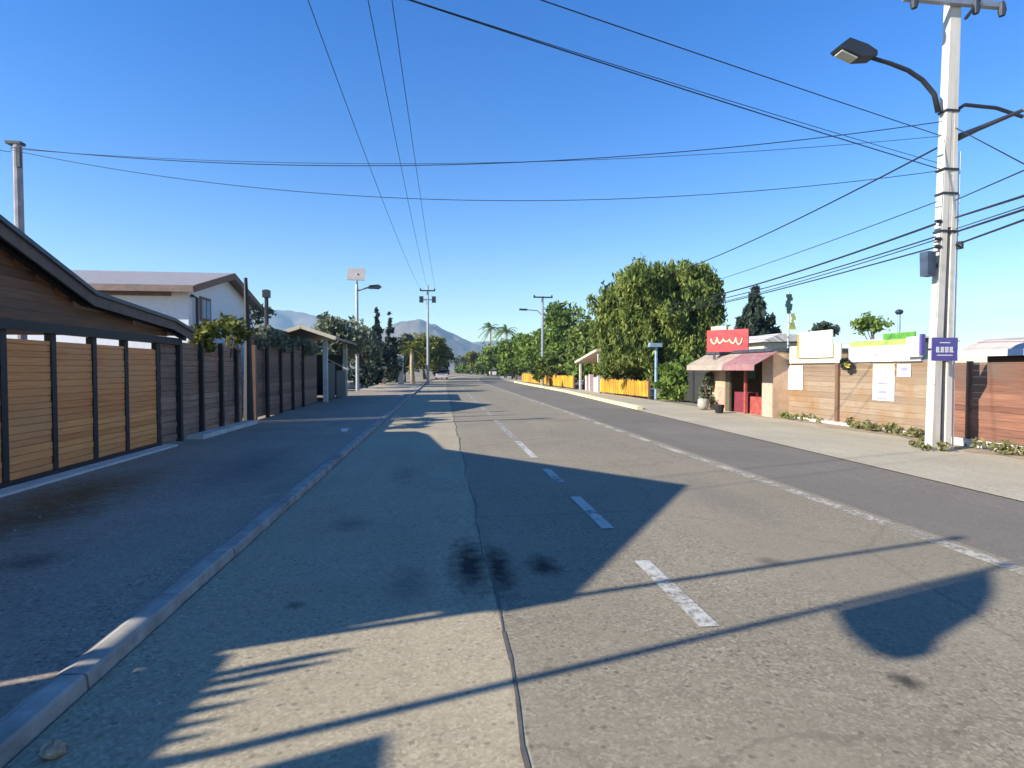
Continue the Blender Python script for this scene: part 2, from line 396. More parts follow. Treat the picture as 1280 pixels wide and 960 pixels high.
ridge('hills', [(380, 461), (430, 440), (470, 415), (500, 404), (525, 401), (545, 408), (570, 419), (590, 428), (620, 438), (660, 450), (720, 461)], 2000, 420, hm, 2)
ridge('hills', [(540, 461), (570, 432), (600, 428), (625, 425), (650, 422), (700, 428), (780, 438), (900, 450), (1100, 455), (1500, 458)], 3000, 400, hm, 3)

# ------------------------------------------------------------------ foliage helpers
def leaf_arrays(rng, clumps, size, droop=0.0, elong=1.9):
    V = []; Fc = []; o = 0
    for (c, r, n) in clumps:
        c = np.array(c); r = np.array(r)
        d = rng.normal(size=(n, 3)); d /= np.linalg.norm(d, axis=1)[:, None]
        p = c+d*r*(rng.random((n, 1))**.45)
        if droop: p[:, 2] -= (rng.random(n)**1.6)*droop
        a = rng.normal(size=(n, 3)); 
        if droop: a[:, 2] -= 1.8
        a /= np.linalg.norm(a, axis=1)[:, None]
        bb = np.cross(a, rng.normal(size=(n, 3))); bb /= np.linalg.norm(bb, axis=1)[:, None]
        s = size*(.55+.9*rng.random((n, 1)))
        A = a*s*elong/2; B = bb*s/2
        q = np.stack([p-A, p+B*.9-A*.1, p+A, p-B*.9-A*.1], axis=1).reshape(-1, 3)
        V.append(q); Fc.append(np.arange(o, o+4*n).reshape(-1, 4)); o += 4*n
    return np.concatenate(V), np.concatenate(Fc)
def leaf_obj(name, V, Fc, mat, parent=None, base=None):
    base = BASE[parent.name] if parent is not None else base
    me = bpy.data.meshes.new(name); me.from_pydata((V-np.array(base)).tolist(), [], Fc.tolist()); me.materials.append(mat)
    o = bpy.data.objects.new(name, me); COL.objects.link(o)
    if parent is not None: o.parent = parent
    else: o.location = base
    BASE[o.name] = tuple(base); return o
def clumps_in(rng, c, rad, n, per, cs, low=-.6, fill=.62):
    out = []
    while len(out) < n:
        d = rng.normal(size=3); d /= np.linalg.norm(d)
        if d[2] < low: continue
        k = fill+(1-fill)*rng.random() if rng.random() < .8 else .3+.4*rng.random()
        k *= .88+.24*rng.random()
        q = np.array(c)+d*np.array(rad)*k
        s = cs*(.6+.8*rng.random())
        out.append((q, (s, s, s*.8), max(6, int(per*(.6+.8*rng.random())))))
    return out
def trunk_mb(rng, base, top, r, clumps, nl=7, forks=1):
    m = MB(); b = Vector(base); t = Vector(top)
    mid = b.lerp(t, .5)+Vector((rng.normal()*.12*r*8, rng.normal()*.1*r*8, 0))
    m.tube([b+Vector((0, 0, -.1)), b.lerp(mid, .5), mid, t], [r*1.25, r*.95, r*.85, r*.6], 9)
    for k in range(min(nl, len(clumps))):
        q = Vector(clumps[int(rng.integers(len(clumps)))][0])
        s = b.lerp(t, .45+.5*rng.random())
        mm = s.lerp(q, .5)+Vector((0, 0, .08*(q-s).length))
        m.tube([s, mm, q], [r*.42, r*.28, r*.1], 6)
    return m
def tree(name, label, x, y, crown, rad, leafmat, seed, n=40, per=60, cs=.7, size=.3, tr=.16, cat='tree', group=None, droop=0, low=-.5, z0=0, bark='bark', fill=.62):
    rng = np.random.default_rng(seed)
    T = thing(name, (x, y, z0), label, cat, group)
    c = (x+crown[0], y+crown[1], crown[2])
    cl = clumps_in(rng, c, rad, int(n*1.4), int(per*1.5), cs, low, fill); size = size*.72
    trunk_mb(rng, (x, y, z0), (c[0], c[1], c[2]+rad[2]*.1), tr, cl).build('trunk', M[bark], T, smooth=True)
    V, Fc = leaf_arrays(rng, cl, size, droop)
    V[:, 2] = np.maximum(V[:, 2], z0+.05)
    leaf_obj('crown', V, Fc, leafmat, T)
    return T
def ptree(name, label, px, ytop, ybot, wpx, Y, leafmat, seed, n=30, per=55, size=.3, cat='tree', group=None, droop=0, cs=None, depth=1.0, bark='bark', low=-.7):
    """tree placed by its survey bearing: crown from ytop to ybot"""
    a = at(px, ytop, Y); b_ = at(px, ybot, Y); k = Y/F_PX
    rz = (a.z-b_.z)/2; rx = wpx*k/2
    cs = cs or max(.35, min(rx, rz)*.38)
    return tree(name, label, a.x, Y, (0, 0, (a.z+b_.z)/2), (rx-cs*.35, (rx-cs*.35)*depth, rz-cs*.3), leafmat, seed, n, per, cs, size, max(.07, rx*.06), cat, group, droop, low, 0, bark)
def conifer(label, px, ytop, ybot, wpx, Y, mat, seed, per=40, lv=9, size=.25, group=None):
    rng = np.random.default_rng(seed); a = at(px, ytop, Y); b_ = at(px, ybot, Y); k = Y/F_PX
    T = thing('conifer', (a.x, Y, 0), label, 'tree', group)
    MB().tube([(a.x, Y, -.1), (a.x, Y, a.z*.6), (a.x, Y, a.z)], [.16, .1, .02], 7).build('trunk', M['bark'], T)
    cl = []; H = a.z-b_.z; R0 = wpx*k/2
    for i in range(lv):
        t = i/(lv-1); r = R0*(1-t)**.85+.08
        for q in range(max(3, int(13*(1-t)+4))):
            an = rng.random()*6.28; rr = r*(.15+.95*rng.random()**.7)
            s = max(.10, R0*.20*(1-t*.55))
            cl.append(((a.x+rr*math.cos(an), Y+rr*math.sin(an), b_.z+H*t*.96+rng.normal()*.06*H), (s, s, s*.55), per))
    V, Fc = leaf_arrays(rng, cl, size*.62, .12, 2.6); leaf_obj('crown', V, Fc, mat, T); return T
def palm(label, px, ytop, ybase, wpx, Y, seed, group=None, mat='l_palm'):
    rng = np.random.default_rng(seed); a = at(px, ytop, Y); k = Y/F_PX; L = wpx*k/2
    T = thing('palm_tree', (a.x, Y, 0), label, 'palm', group)
    top = Vector((a.x, Y, a.z-L*.45))
    MB().tube([(a.x+.1, Y, -.1), (a.x-.05, Y, top.z*.5), top], [.26, .2, .2], 8).build('trunk', M['palebark'], T, smooth=True)
    V = []; Fc = []
    for q in range(34):
        an = rng.random()*6.28; el = -.7+2.0*rng.random(); d = np.array([math.cos(an)*math.cos(el), math.sin(an)*math.cos(el), math.sin(el)])
        for s in range(12):
            t = (s+1)/12; p = np.array(top)+d*L*t+np.array([0, 0, -.55*L*t*t])
            for sd in (-1, 1):
                side = np.cross(d, [0, 0, 1]); side = side/(np.linalg.norm(side)+1e-6)*sd
                e = side*L*.22*(1-t*.6)+d*L*.12+np.array([0, 0, -.1*L])
                o = len(V); w = d*L*.035
                V += [p-w, p+w, p+e]; Fc.append((o, o+1, o+2))
    me = bpy.data.meshes.new('crown'); me.from_pydata((np.array(V)-np.array(BASE[T.name])).tolist(), [], Fc); me.materials.append(M[mat])
    o = bpy.data.objects.new('crown', me); COL.objects.link(o); o.parent = T; return T

# ------------------------------------------------------------------ LEFT: roofed timber shed along the pavement
XF = -5.65
PROF = [(13.1, 2.42), (12.2, 2.60), (9.6, 2.79), (7.8, 3.42), (4.69, 4.52), (1.87, 3.23)]
T = thing('timber_shed', (XF, 7, .045), 'timber shed with brown gable roof and golden board front at the left edge', 'shed')
def offs(p, d): return [(a, z-d) for a, z in p]
MB().prism(PROF+offs(PROF, .07)[::-1], -12, -5.47).build('roof', M['roof_dark'], T)
m = MB()
for (a, za), (c, zc) in zip(PROF, PROF[1:]):
    m.prism([(a, za-.005), (c, zc-.005), (c, zc-.20), (a, za-.20)], -5.468, -5.43)
bo = m.build('bargeboard', M['barge'], T)
m = MB()
for (a, za), (c, zc) in zip(PROF, PROF[1:]):
    m.prism([(a, za+.035), (c, zc+.035), (c, zc-.03), (a, za-.03)], -5.428, -5.39)
m.build('roof_trim', M['roof_dark'], T)
# soffit boards and rafters seen from below
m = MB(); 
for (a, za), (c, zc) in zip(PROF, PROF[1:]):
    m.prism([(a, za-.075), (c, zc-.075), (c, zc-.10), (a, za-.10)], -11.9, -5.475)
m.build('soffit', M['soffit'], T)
m = MB()
for (a, za), (c, zc) in zip(PROF, PROF[1:]):
    m.bar((-5.60, a, za-.155), (-5.60, c, zc-.155), .06, .10)
m.build('rafter', M['black_timber'], T)
# gable boards
m = MB(); z = 2.27
def span(z):
    p = offs(PROF, .12); lo = hi = None; ysx = []
    for (a, za), (c, zc) in zip(p, p[1:]):
        if (za-z)*(zc-z) <= 0 and za != zc: ysx.append(a+(c-a)*(z-za)/(zc-za))
    return ysx
while z < 4.45:
    s = span(z+.14)
    if len(s) < 1 or z > 4.3: break
    y1 = max(s) if s else 5; y0 = min(s) if len(s) > 1 else 1.97
    if y1-y0 > .2:
        t = random.uniform(-.006, .006); m.box(-5.74+t, -5.70+t, y0+.02, y1-.02, z+.004, z+.136)
    z += .14
m.build('gable_wall', wood('gable_boards', (.05, .022, .012), (.21, .10, .052), 'Y', .6), T)
MB().box(-5.72, -5.56, 1.95, 12.75, 2.11, 2.25).build('beam', M['black_timber'], T)
py = [aX(p, 500, XF)[0] for p in (4, 67, 118, 158, 197)]
posts = [2.05, 3.6, 5.3, 6.7]+py
for y in posts: MB().box(-5.73, -5.63, y-.05, y+.05, 0, 2.11, .003).build('post', M['black_timber'], T)
posts = [2.05, 3.6, 5.3, 6.7]+py
for y0, y1 in zip(posts, posts[1:]):
    m = MB(); z = .13
    while z < 1.98:
        hgt = random.choice((.09, .10, .11)); t = random.uniform(-.005, .005)
        m.box(-5.68+t, -5.65+t, y0+.051, y1-.051, z, min(2.0, z+hgt-.007)); z += hgt
    m.box(-5.705, -5.69, y0+.051, y1-.051, .13, 1.99)
    m.build('board_panel', M['gold_board'], T)
MB().box(-5.71, -5.59, 1.9, posts[-1], .05, .125).build('bottom_rail', M['black_timber'], T)
MB().box(-11.8, -11.7, 2.0, 12.9, 0, 2.4).build('back_wall', M['dark_board'], T)
MB().box(-5.56, -5.30, 1.6, posts[-1]+.05, .0, .075, .006).build('plinth', M['concrete'], T)

# weathered fence following
def board_fence(y0, y1, x, h, mat, postys, label, pmat='black_timber', name='board_fence', bh=.13, z0=.045, pw=.10, ext=0, gap=.010):
    T = thing(name, (x, (y0+y1)/2, z0), label, 'fence')
    edges = sorted([y0]+list(postys)+[y1])
    for a, c in zip(edges, edges[1:]):
        if c-a < .25: continue
        m = MB(); z = z0+.06
        while z < h-.03:
            t = random.uniform(-.008, .008); dz = random.uniform(-.006, .006)
            m.box(x-.03+t, x-.005+t, a+.005, c-.005, z+dz, min(h, z+bh-gap)+dz); z += bh
        m.box(x-.06, x-.045, a+.005, c-.005, z0+.06, h-.02)
        m.build('board_panel', M[mat], T)
    for p in postys: MB().box(x-.01-pw/2+.04, x+.04+pw/2, p-pw/2, p+pw/2, z0-.05, h+.05+ext, .003).build('post', M[pmat], T)
    return T
fp = [aX(p, 500, XF)[0] for p in (222, 250, 275, 294)]
y_gate = aX(306, 500, XF)[0]
board_fence(py[-1]+.15, y_gate-.2, XF, 2.2, 'grey_board', fp, 'weathered grey brown board fence with thin dark posts beyond the golden panels')
T = thing('fence_plinth', (-5.5, 15, .045), 'low pale concrete ledge along the foot of the weathered board fence', 'ledge')
MB().box(-5.60, -5.22, py[-1]+1.1, y_gate-.3, .0, .14, .012).build('slab', M['concrete'], T)
zt = aX(303, 345, XF+.1)[1]
T = thing('gate_post', (XF+.1, y_gate, .045), 'thick dark timber gate post rising tall above the left board fences', 'post')
MB().tube([(XF+.1, y_gate, 0), (XF+.1, y_gate, 2.3), (XF+.08, y_gate-.05, zt)], [.15, .10, .05], 8).build('pole', M['black_timber'], T)
MB().box(XF-.02, XF+.24, y_gate+.2, y_gate+.34, 0, 2.3).build('jamb', M['post_brown'], T)
f3 = [aX(p, 500, XF)[0] for p in (333, 350, 365, 378)]
board_fence(y_gate+.4, 26.3, XF, 2.62, 'dark_board', f3, 'dark brown board fence between the gate post and the open shelter', bh=.15)
p = aX(333, 362, XF+.12)
T = thing('gate_post', (XF+.12, p[0], .045), 'slim dark timber post with a capped top above the dark board fence', 'post')
MB().tube([(XF+.12, p[0], 0), (XF+.12, p[0], p[1])], [.07, .06], 7).build('pole', M['black_timber'], T)
MB().box(XF+.02, XF+.22, p[0]-.1, p[0]+.1, p[1]-.25, p[1]-.02).build('cap', M['dark_steel'], T)
# creepers over the fence
def shrub(name, label, clumps, mat, size, cat='shrub', base=None, stems=True, group=None, seed=1, droop=0):
    rng = np.random.default_rng(seed); T = thing(name, base, label, cat, group)
    V, Fc = leaf_arrays(rng, clumps, size, droop); V[:, 2] = np.maximum(V[:, 2], base[2]+.01); leaf_obj('foliage', V, Fc, mat, T)
    if stems:
        m = MB()
        for c, r, n in clumps[::max(1, len(clumps)//8)]:
            m.tube([base, Vector(base).lerp(Vector(c), .6)+Vector((0, .1, .1)), c], [.035, .025, .01], 5)
        m.build('stem', M['bark'], T)
    return T
rng = np.random.default_rng(11)
cl = []
for i in range(26):
    px = 243+62*rng.random(); yy_ = 398+34*rng.random(); q = at(px, max(yy_, 398+abs(px-285)*.45), aX(px, 420, XF-.1)[0])
    q.x = XF-.15+.35*rng.random(); cl.append((tuple(q), (.22, .28, .17), 40))
shrub('creeper', 'sunlit yellow green creeper spilling over the top of the weathered board fence', cl, M['l_yellow'], .10, 'creeper', (XF-.35, 15.5, 0), seed=3)
cl = []
for i in range(26):
    y = 17.8+8*rng.random(); cl.append(((XF-.2+.4*rng.random(), y, 2.3+.5*rng.random()), (.25, .35, .22), 40))
shrub('creeper', 'dull olive creeper growing along the top of the dark board fence', cl, M['l_olive'], .11, 'creeper', (XF-.4, 21.5, 0), seed=4)
rng2 = np.random.default_rng(5); cl = []
for i in range(16):
    px = 300+38*rng2.random(); q = at(px, 388+30*rng2.random(), 20.5); cl.append((tuple(q), (.3, .3, .25), 22))
shrub('bare_shrub', 'thin greyish shrub beside the tall gate post in front of the white gable', cl, M['l_olive'], .09, 'shrub', (cl[0][0][0], 20.5, 0), seed=6)

# white gabled house
XH = -8.0
yc, ze = aX(235, 357, XH); yp, zp = aX(280, 344, XH); yf = 2*yp-yc
T = thing('white_house', (-11, yp, 0), 'white walled house with brown edged gable roof behind the weathered fence', 'house')
xl = -19.5
MB().prism([(yc, 0), (yf, 0), (yf, ze), (yp, zp-.05), (yc, ze)], xl+.3, XH).build('wall', M['white_wall'], T)
def slab(p, q, x0, x1, t, ov):
    (a, za), (c, zc) = p, q; d = Vector((c-a, zc-za)).normalized(); c2, z2 = c+d.x*ov, zc+d.y*ov
    return MB().prism([(a, za), (c2, z2), (c2, z2+t), (a, za+t)], x0, x1)
r1 = MB(); 
for e in (yc, yf):
    d = Vector((e-yp, ze-zp)).normalized(); e2, z2 = e+d.x*.45, ze+d.y*.45
    r1.prism([(yp, zp), (e2, z2), (e2, z2+.08), (yp, zp+.08)], xl, XH+.35)
ro = r1.build('roof', plain('house_roof_sheet', (.28, .25, .24), .6, var=.15), T)
d = Vector((yc-yp, ze-zp)).normalized(); e2, z2 = yc+d.x*.46, ze+d.y*.46
MB().box(xl, XH+.34, e2-.03, e2-.003, z2-.13, z2+.07).build('fascia', M['brownroof'], T)
m = MB()
for e in (yc, yf):
    d = Vector((e-yp, ze-zp)).normalized(); e2, z2 = e+d.x*.45, ze+d.y*.45
    m.prism([(yp, zp+.085), (e2, z2+.085), (e2, z2-.14), (yp, zp-.14)], XH+.352, XH+.39)
m.build('bargeboard', M['dark_board'], T)
MB().box(xl+.4, XH-.5, yc-.03, yc-.005, ze-.34, ze-.18).build('trim_band', M['brownroof'], T)
w0, w1 = aX(249, 380, XH)[0], aX(262, 380, XH)[0]
wz0, wz1 = aX(255, 402, XH)[1], aX(255, 372, XH)[1]
wf = MB().box(XH+.003, XH+.05, w0, w1, wz0, wz1).build('window', M['dark_board'], T)
MB().box(XH+.052, XH+.06, w0+.1, (w0+w1)/2-.04, wz0+.1, wz1-.1).box(XH+.052, XH+.06, (w0+w1)/2+.04, w1-.1, wz0+.1, wz1-.1).build('pane', M['bluegrey'], wf)
x_dp = XH+.12
MB().tube([(x_dp, yc+.35, .1), (x_dp, yc+.35, ze-.35), (x_dp-.05, yc+.1, ze-.3)], .05, 6).build('downpipe', M['dark_steel'], T)
# low dark building
T = thing('low_building', (-8.5, 29, 0), 'low dark walled building with flat roof behind the dark board fence', 'building')
MB().box(-16, -7.2, 24.8, 31, 0, 3.15).build('wall', plain('dark_purple_wall', (.075, .06, .085), .8), T)
MB().box(-16.2, -7.0, 24.6, 31.2, 3.152, 3.3).build('roof', M['roof_dark'], T)

# open shelter
T = thing('open_shelter', (-6.2, 30, 0), 'dark open shelter with brown pitched roof and pale posts beyond the left fences', 'shelter')
for x, y in ((-5.45, 27.2), (-5.45, 32.6), (-7.3, 27.2), (-7.3, 32.6)):
    MB().box(x-.10, x+.10, y-.10, y+.10, 0, 3.0).build('post', M['concrete'], T)
m = MB(); m.prism([(-7.9, 2.95), (-6.4, 3.42), (-4.9, 2.95), (-4.9, 3.05), (-6.4, 3.54), (-7.9, 3.05)], 26.6, 33.4, 'Y'); m.build('roof', M['brownroof'], T)
MB().bar((-6.4, 26.55, 3.52), (-4.85, 26.55, 3.0), .05, .16).bar((-6.4, 26.55, 3.52), (-7.95, 26.55, 3.0), .05, .16).build('bargeboard', M['cream'], T)
MB().box(-7.45, -7.38, 27.3, 32.5, .1, 2.6).box(-7.2, -5.6, 32.65, 32.72, .1, 2.4).build('back_panel', plain('dark_green_panel', (.03, .045, .042), .7), T)
MB().box(-5.50, -5.46, 27.35, 29.6, .1, 1.9).box(-5.50, -5.46, 30.0, 32.5, .1, 1.5).build('front_panel', plain('dark_teal_panel', (.035, .055, .055), .7), T)
# solar street lamp on the left
def lamp_solar():
    x, y = -6.02, 41.0
    T = thing('solar_street_lamp', (x, y, 0), 'tall solar street lamp with square pale panel on top beyond the open shelter', 'street lamp')
    za = aY(447, 362, y)[1]; zt = aY(447, 335, y)[1]; zb = aY(447, 351, y)[1]
    MB().tube([(x, y, 0), (x, y, za), (x, y, zb)], [.13, .11, .08], 8).build('pole', M['steel'], T)
    MB().bar((x-.55, y-.2, zb+.05), (x+.55, y-.2, zb+.05), .05).bar((x-.1, y+.05, (zb+zt)/2), (x+.1, y-.25, (zb+zt)/2), .08).build('bracket', M['steel'], T)
    m = MB(); m.add([(x-.6, y-.45, zb), (x+.6, y-.45, zb), (x+.6, y+.1, zt), (x-.6, y+.1, zt), (x-.6, y-.41, zb-.03), (x+.6, y-.41, zb-.03), (x+.6, y+.14, zt-.03), (x-.6, y+.14, zt-.03)],
                    [(0, 1, 2, 3), (7, 6, 5, 4), (0, 4, 5, 1), (1, 5, 6, 2), (2, 6, 7, 3), (3, 7, 4, 0)])
    m.build('solar_panel', M['panel_pv'], T)
    xe = aY(462, 360, y)[0]; xh = aY(477, 358, y)[0]; zh = aY(470, 359, y)[1]
    MB().tube([(x, y, za-.1), (xe, y, zh)], .06, 6).build('arm', M['steel'], T)
    MB().prism([(xe-.1, zh-.1), (xh-.2, zh-.12), (xh, zh+.05), (xh-.2, zh+.18), (xe, zh+.1)], y-.2, y+.2, 'Y').build('lamp_head', M['dark_steel'], T)
lamp_solar()

# ------------------------------------------------------------------ utility poles
def far_pole(px, ytop, X, Y, label, arms, lean=0, mat='steel', r=.15):
    zt = aY(px, ytop, Y)[1]; T = thing('utility_pole', (X, Y, 0), label, 'utility pole')
    MB().tube([(X, Y, -.1), (X, Y, zt)], [r, r*.7], 8).build('pole', M[mat], T)
    for za, w in arms:
        MB().box(X-w/2, X+w/2, Y-.16-r, Y-r-.02, za-.06, za+.06).build('crossarm', M['dark_steel'], T)
        for q in (-.5, .5): MB().tube([(X+w*q*.92, Y-.1-r, za+.06), (X+w*q*.92, Y-.1-r, za+.22)], [.10, .05], 7).build('insulator', M['dark_steel'], T)
    return T, zt
YP = 57.0; XP = aY(535, 480, YP)[0]
zz = aY(535, 375, YP)[1]
T, zt = far_pole(535, 356, XP, YP, 'far grey utility pole with two hanging boxes on the left side of the road', [(zz+.9, 1.5)])
for sx in (-.62, .62): MB().box(XP+sx-.2, XP+sx+.2, YP-.2, YP+.2, zz-.25, zz+.35).build('hanging_box', M['dark_steel'], T)
MB().box(XP-.45, XP+.45, YP-.05, YP+.05, zz-.02, zz+.06).build('bracket', M['dark_steel'], T)
XQ, YQ = 9.3, 52.0
XQ = aY(678, 470, YQ)[0]
T, ztq = far_pole(678, 370, XQ, YQ, 'far pale utility pole with crossarm among the trees on the right', [(aY(678, 372, YQ)[1], 1.8)])
zh = aY(660, 388, YQ)[1]; xh = aY(653, 388, YQ)[0]
MB().tube([(XQ, YQ, zh-.5), (XQ-.5, YQ, zh), (xh+.4, YQ, zh+.05)], .05, 6).build('arm', M['steel'], T)
MB().box(xh-.3, xh+.45, YQ-.15, YQ+.15, zh, zh+.14, .02).build('lamp_head', M['dark_steel'], T)
# pole behind the shed roof, left
YL = 14.0; XL, ZL = aY(22, 180, YL)
T = thing('wooden_pole', (XL, YL, 0), 'slender weathered pole standing behind the shed roof at the left edge', 'utility pole')
MB().tube([(XL, YL, 0), (XL, YL, ZL)], [.10, .085], 9).build('pole', plain('weathered_pole', (.34, .30, .30), .8, var=.25), T)
MB().box(XL+.05, XL+.13, YL-.14, YL-.085, ZL-.55, ZL-.1).build('bracket', M['dark_steel'], T)
MB().box(XL-.2, XL+.11, YL-.09, YL+.09, ZL-.02, ZL+.04).build('cap', M['dark_steel'], T)

# main concrete pole on the right: two flanges and a web
YM = 9.75
def pc(px0, px1, py): return aY(px0, py, YM-.1), aY(px1, py, YM-.1)
XM = aY(1171, 564, YM)[0]
TM = thing('concrete_pole', (XM, YM, 0), 'big pale concrete utility pole with purple sign standing on the right pavement', 'utility pole')
rows = [(566, 1160, 1184), (440, 1165, 1186), (285, 1173, 1190), (140, 1179, 1193), (-130, 1190, 1201)]
def flange(a, b_, dy0, dy1, rws):
    m = MB(); rings = []
    for py, l, r in rws:
        x0, z = aY(l+(r-l)*a, py, YM); x1, _ = aY(l+(r-l)*b_, py, YM)
        if py == 566: z = -.1
        rings.append([(x0, YM+dy0, z), (x1, YM+dy0, z), (x1, YM+dy1, z), (x0, YM+dy1, z)])
    vs = [p for r in rings for p in r]; n = len(rings)
    fs = [(3, 2, 1, 0), tuple(range(4*n-4, 4*n))]
    for i in range(n-1):
        for k in range(4): fs.append((i*4+k, i*4+(k+1) % 4, i*4+4+(k+1) % 4, i*4+4+k))
    m.add(vs, fs); return m
mm = flange(0, .40, -.085, .085, rows[:4])
f2 = flange(.70, 1, -.085, .085, rows[:4]); mm.add(f2.v, f2.f)
f3_ = flange(.40, .70, .01, .05, rows[:4]); f3_.build('shaded_web', plain('web_shade_grey', (.09, .085, .10), .7), TM)  # concrete web; its dark grey paints in the shade of the groove
mm.build('shaft', M['pole_conc'], TM)
top = flange(0, 1, -.08, .08, rows[3:])
top.build('upper_shaft', M['pole_conc'], TM)
# solid upper part from y=285 up: infill
f4 = flange(.401, .699, -.08, .005, rows[2:4]); f4.build('shaft_infill', M['pole_conc'], TM)
def pz(py): return aY(1180, py, YM)[1]
for py, l, r in ((140, 1178, 1194), (213, 1175, 1193), (243, 1174, 1192), (290, 1172, 1191)):
    x0 = aY(l, py, YM)[0]; x1 = aY(r, py, YM)[0]; z = pz(py)
    MB().box(x0-.01, x1+.01, YM-.10, YM+.10, z-.02, z+.02).build('band', M['dark_steel'], TM)
# conduit
x0 = aY(1178, 350, YM)[0]; 
MB().tube([(aY(1188, 560, YM)[0], YM-.05, 0), (aY(1190, 440, YM)[0], YM-.05, pz(440)), (aY(1194, 300, YM)[0], YM-.05, pz(300)), (aY(1197, 190, YM)[0], YM-.05, pz(190))], .016, 6).build('conduit', M['white'], TM)
# luminaire arm to the left over the road
pts = [(1173, 140), (1168, 118), (1153, 100), (1135, 88), (1112, 79), (1085, 71)]
MB().tube([at(a, c, YM) for a, c in pts], [.05, .045, .042, .04, .038, .035], 8).build('lamp_arm', M['dark_steel'], TM, smooth=True)
h = [at(a, c, YM) for a, c in ((1090, 74), (1070, 75), (1046, 64), (1044, 61), (1056, 52), (1078, 60), (1090, 68))]
lh = MB().prism([(q.x, q.z) for q in h], YM-.14, YM+.14, 'Y').build('lamp_head', M['dark_steel'], TM)
a, c = at(1067, 75, YM), at(1048, 66, YM)
MB().bar((a.x, YM, a.z-.005), (c.x, YM, c.z-.005), .20, .03).build('lens', M['lens'], lh)
# right arm with bracket
MB().tube([at(1196, 138, YM), at(1206, 131, YM), at(1245, 135, YM), at(1278, 146, YM)], .035, 7).build('side_arm', M['dark_steel'], TM)
MB().tube([at(1197, 172, YM), at(1225, 160, YM), at(1278, 138, YM-.3), at(1330, 118, YM-.8)], [.07, .05, .035, .03], 7).build('side_brace', M['dark_steel'], TM)
# top crossarm
q0, q1 = at(1122, 3, YM), at(1246, 1, YM)
MB().box(q0.x, q1.x, YM-.19, YM-.10, q0.z-.05, q0.z+.05).build('crossarm', M['steel'], TM)
for px in (1132, 1208, 1240):
    q = at(px, 8, YM); MB().tube([(q.x, YM-.2, q0.z-.22), (q.x, YM-.2, q0.z-.12), (q.x, YM-.2, q0.z+.05)], [.05, .07, .03], 8).build('insulator', M['dark_steel'], TM)
q = at(1204, 22, YM); MB().bar((at(1195, 30, YM).x, YM-.2, pz(30)), (at(1212, 6, YM).x, YM-.2, pz(6)), .05).build('strut', M['dark_steel'], TM)
# junction box left side with cable bundles
q = at(1160, 332, YM)
jb = MB().box(q.x-.10, q.x+.08, YM-.09, YM+.09, pz(346), pz(316), .01).build('junction_box', plain('blue_grey_box', (.055, .075, .11), .5), TM)
MB().box(q.x+.08, q.x+.25, YM-.03, YM+.03, pz(335), pz(330)).build('bracket', M['dark_steel'], jb)
for py in (278, 300, 310):
    q = at(1172, py, YM); MB().tube([(q.x-.0, YM-.06, pz(py)), (q.x-.10, YM-.06, pz(py))], [.04, .03], 7).build('insulator', M['dark_steel'], TM)
q = at(1194, 308, YM); MB().tube([(q.x, YM-.1, pz(312)), (q.x, YM-.1, pz(303))], .06, 7).build('insulator', M['dark_steel'], TM)
# purple sign with white lettering rows
l, r = at(1164, 436, YM-.25), at(1196, 436, YM-.25); zt_, zb_ = at(1180, 422, YM-.25).z, at(1180, 451, YM-.25).z
SGN = thing('pole_sign', (l.x, YM-.25, zb_), 'small purple sign with white lettering strapped to the big concrete pole', 'sign')
SM = MB().box(l.x, r.x, YM-.27, YM-.25, zb_, zt_).build('board', M['purple'], SGN)
m = MB(); W = r.x-l.x; H = zt_-zb_
x = l.x+.16*W
rs = random.Random(4)
while x < r.x-.16*W:
    w = rs.uniform(.030, .045); k = rs.choice((0, 1, 2))
    zb2 = zb_+.36*H; zt2 = zb_+.60*H
    m.box(x, x+.012, YM-.274, YM-.2705, zb2, zt2)
    if k != 1: m.box(x+.012, x+w-.012, YM-.274, YM-.2705, zt2-.02, zt2)
    if k != 2: m.box(x+.012, x+w-.012, YM-.274, YM-.2705, zb2, zb2+.02)
    if k == 0: m.box(x+w-.012, x+w, YM-.274, YM-.2705, zb2, zt2)
    x += w+.012
m.box(l.x+.2*W, r.x-.2*W, YM-.274, YM-.2705, zb_+.22*H, zb_+.26*H); m.box(l.x+.3*W, r.x-.3*W, YM-.274, YM-.2705, zb_+.76*H, zb_+.80*H)
m.build('lettering', M['white'], SGN)
MB().box(l.x+.08, r.x-.06, YM-.248, YM-.09, (zb_+zt_)/2-.02, (zb_+zt_)/2+.02).build('strap', M['dark_steel'], SGN)
# small purple flag-like plate beyond left of pole
q = at(1156, 432, YM+1.5)

# ------------------------------------------------------------------ wires
def wire(label, P, Q, sag=0, r=.012, n=28, ext=None):
    P, Q = Vector(P), Vector(Q); pts = []
    for i in range(n+1):
        t = i/n; p = P.lerp(Q, t); p.z -= 4*sag*t*(1-t); pts.append(p)
    o = MB().tube(pts, r*.5, 5).build('power_cable', M['cable'], base=tuple(P)); return tag(o, label, 'cable')
def wsag(P, Q, px, py):
    """sag that brings the span through the bearing px,py"""
    P, Q = Vector(P), Vector(Q); best = None
    for s in np.linspace(-1, 6, 351):
        for t in np.linspace(.02, .98, 97):
            p = P.lerp(Q, t); p.z -= 4*s*t*(1-t); d = p-Vector((0, 0, EYE)); k = d.dot(FW)
            if k < .5: continue
            X = 640+F_PX*d.dot(RT)/k
            if abs(X-px) > 9: continue
            e = abs(480-F_PX*d.dot(UP)/k-py)
            if best is None or e < best[0]: best = (e, s)
    return best[1] if best else .3
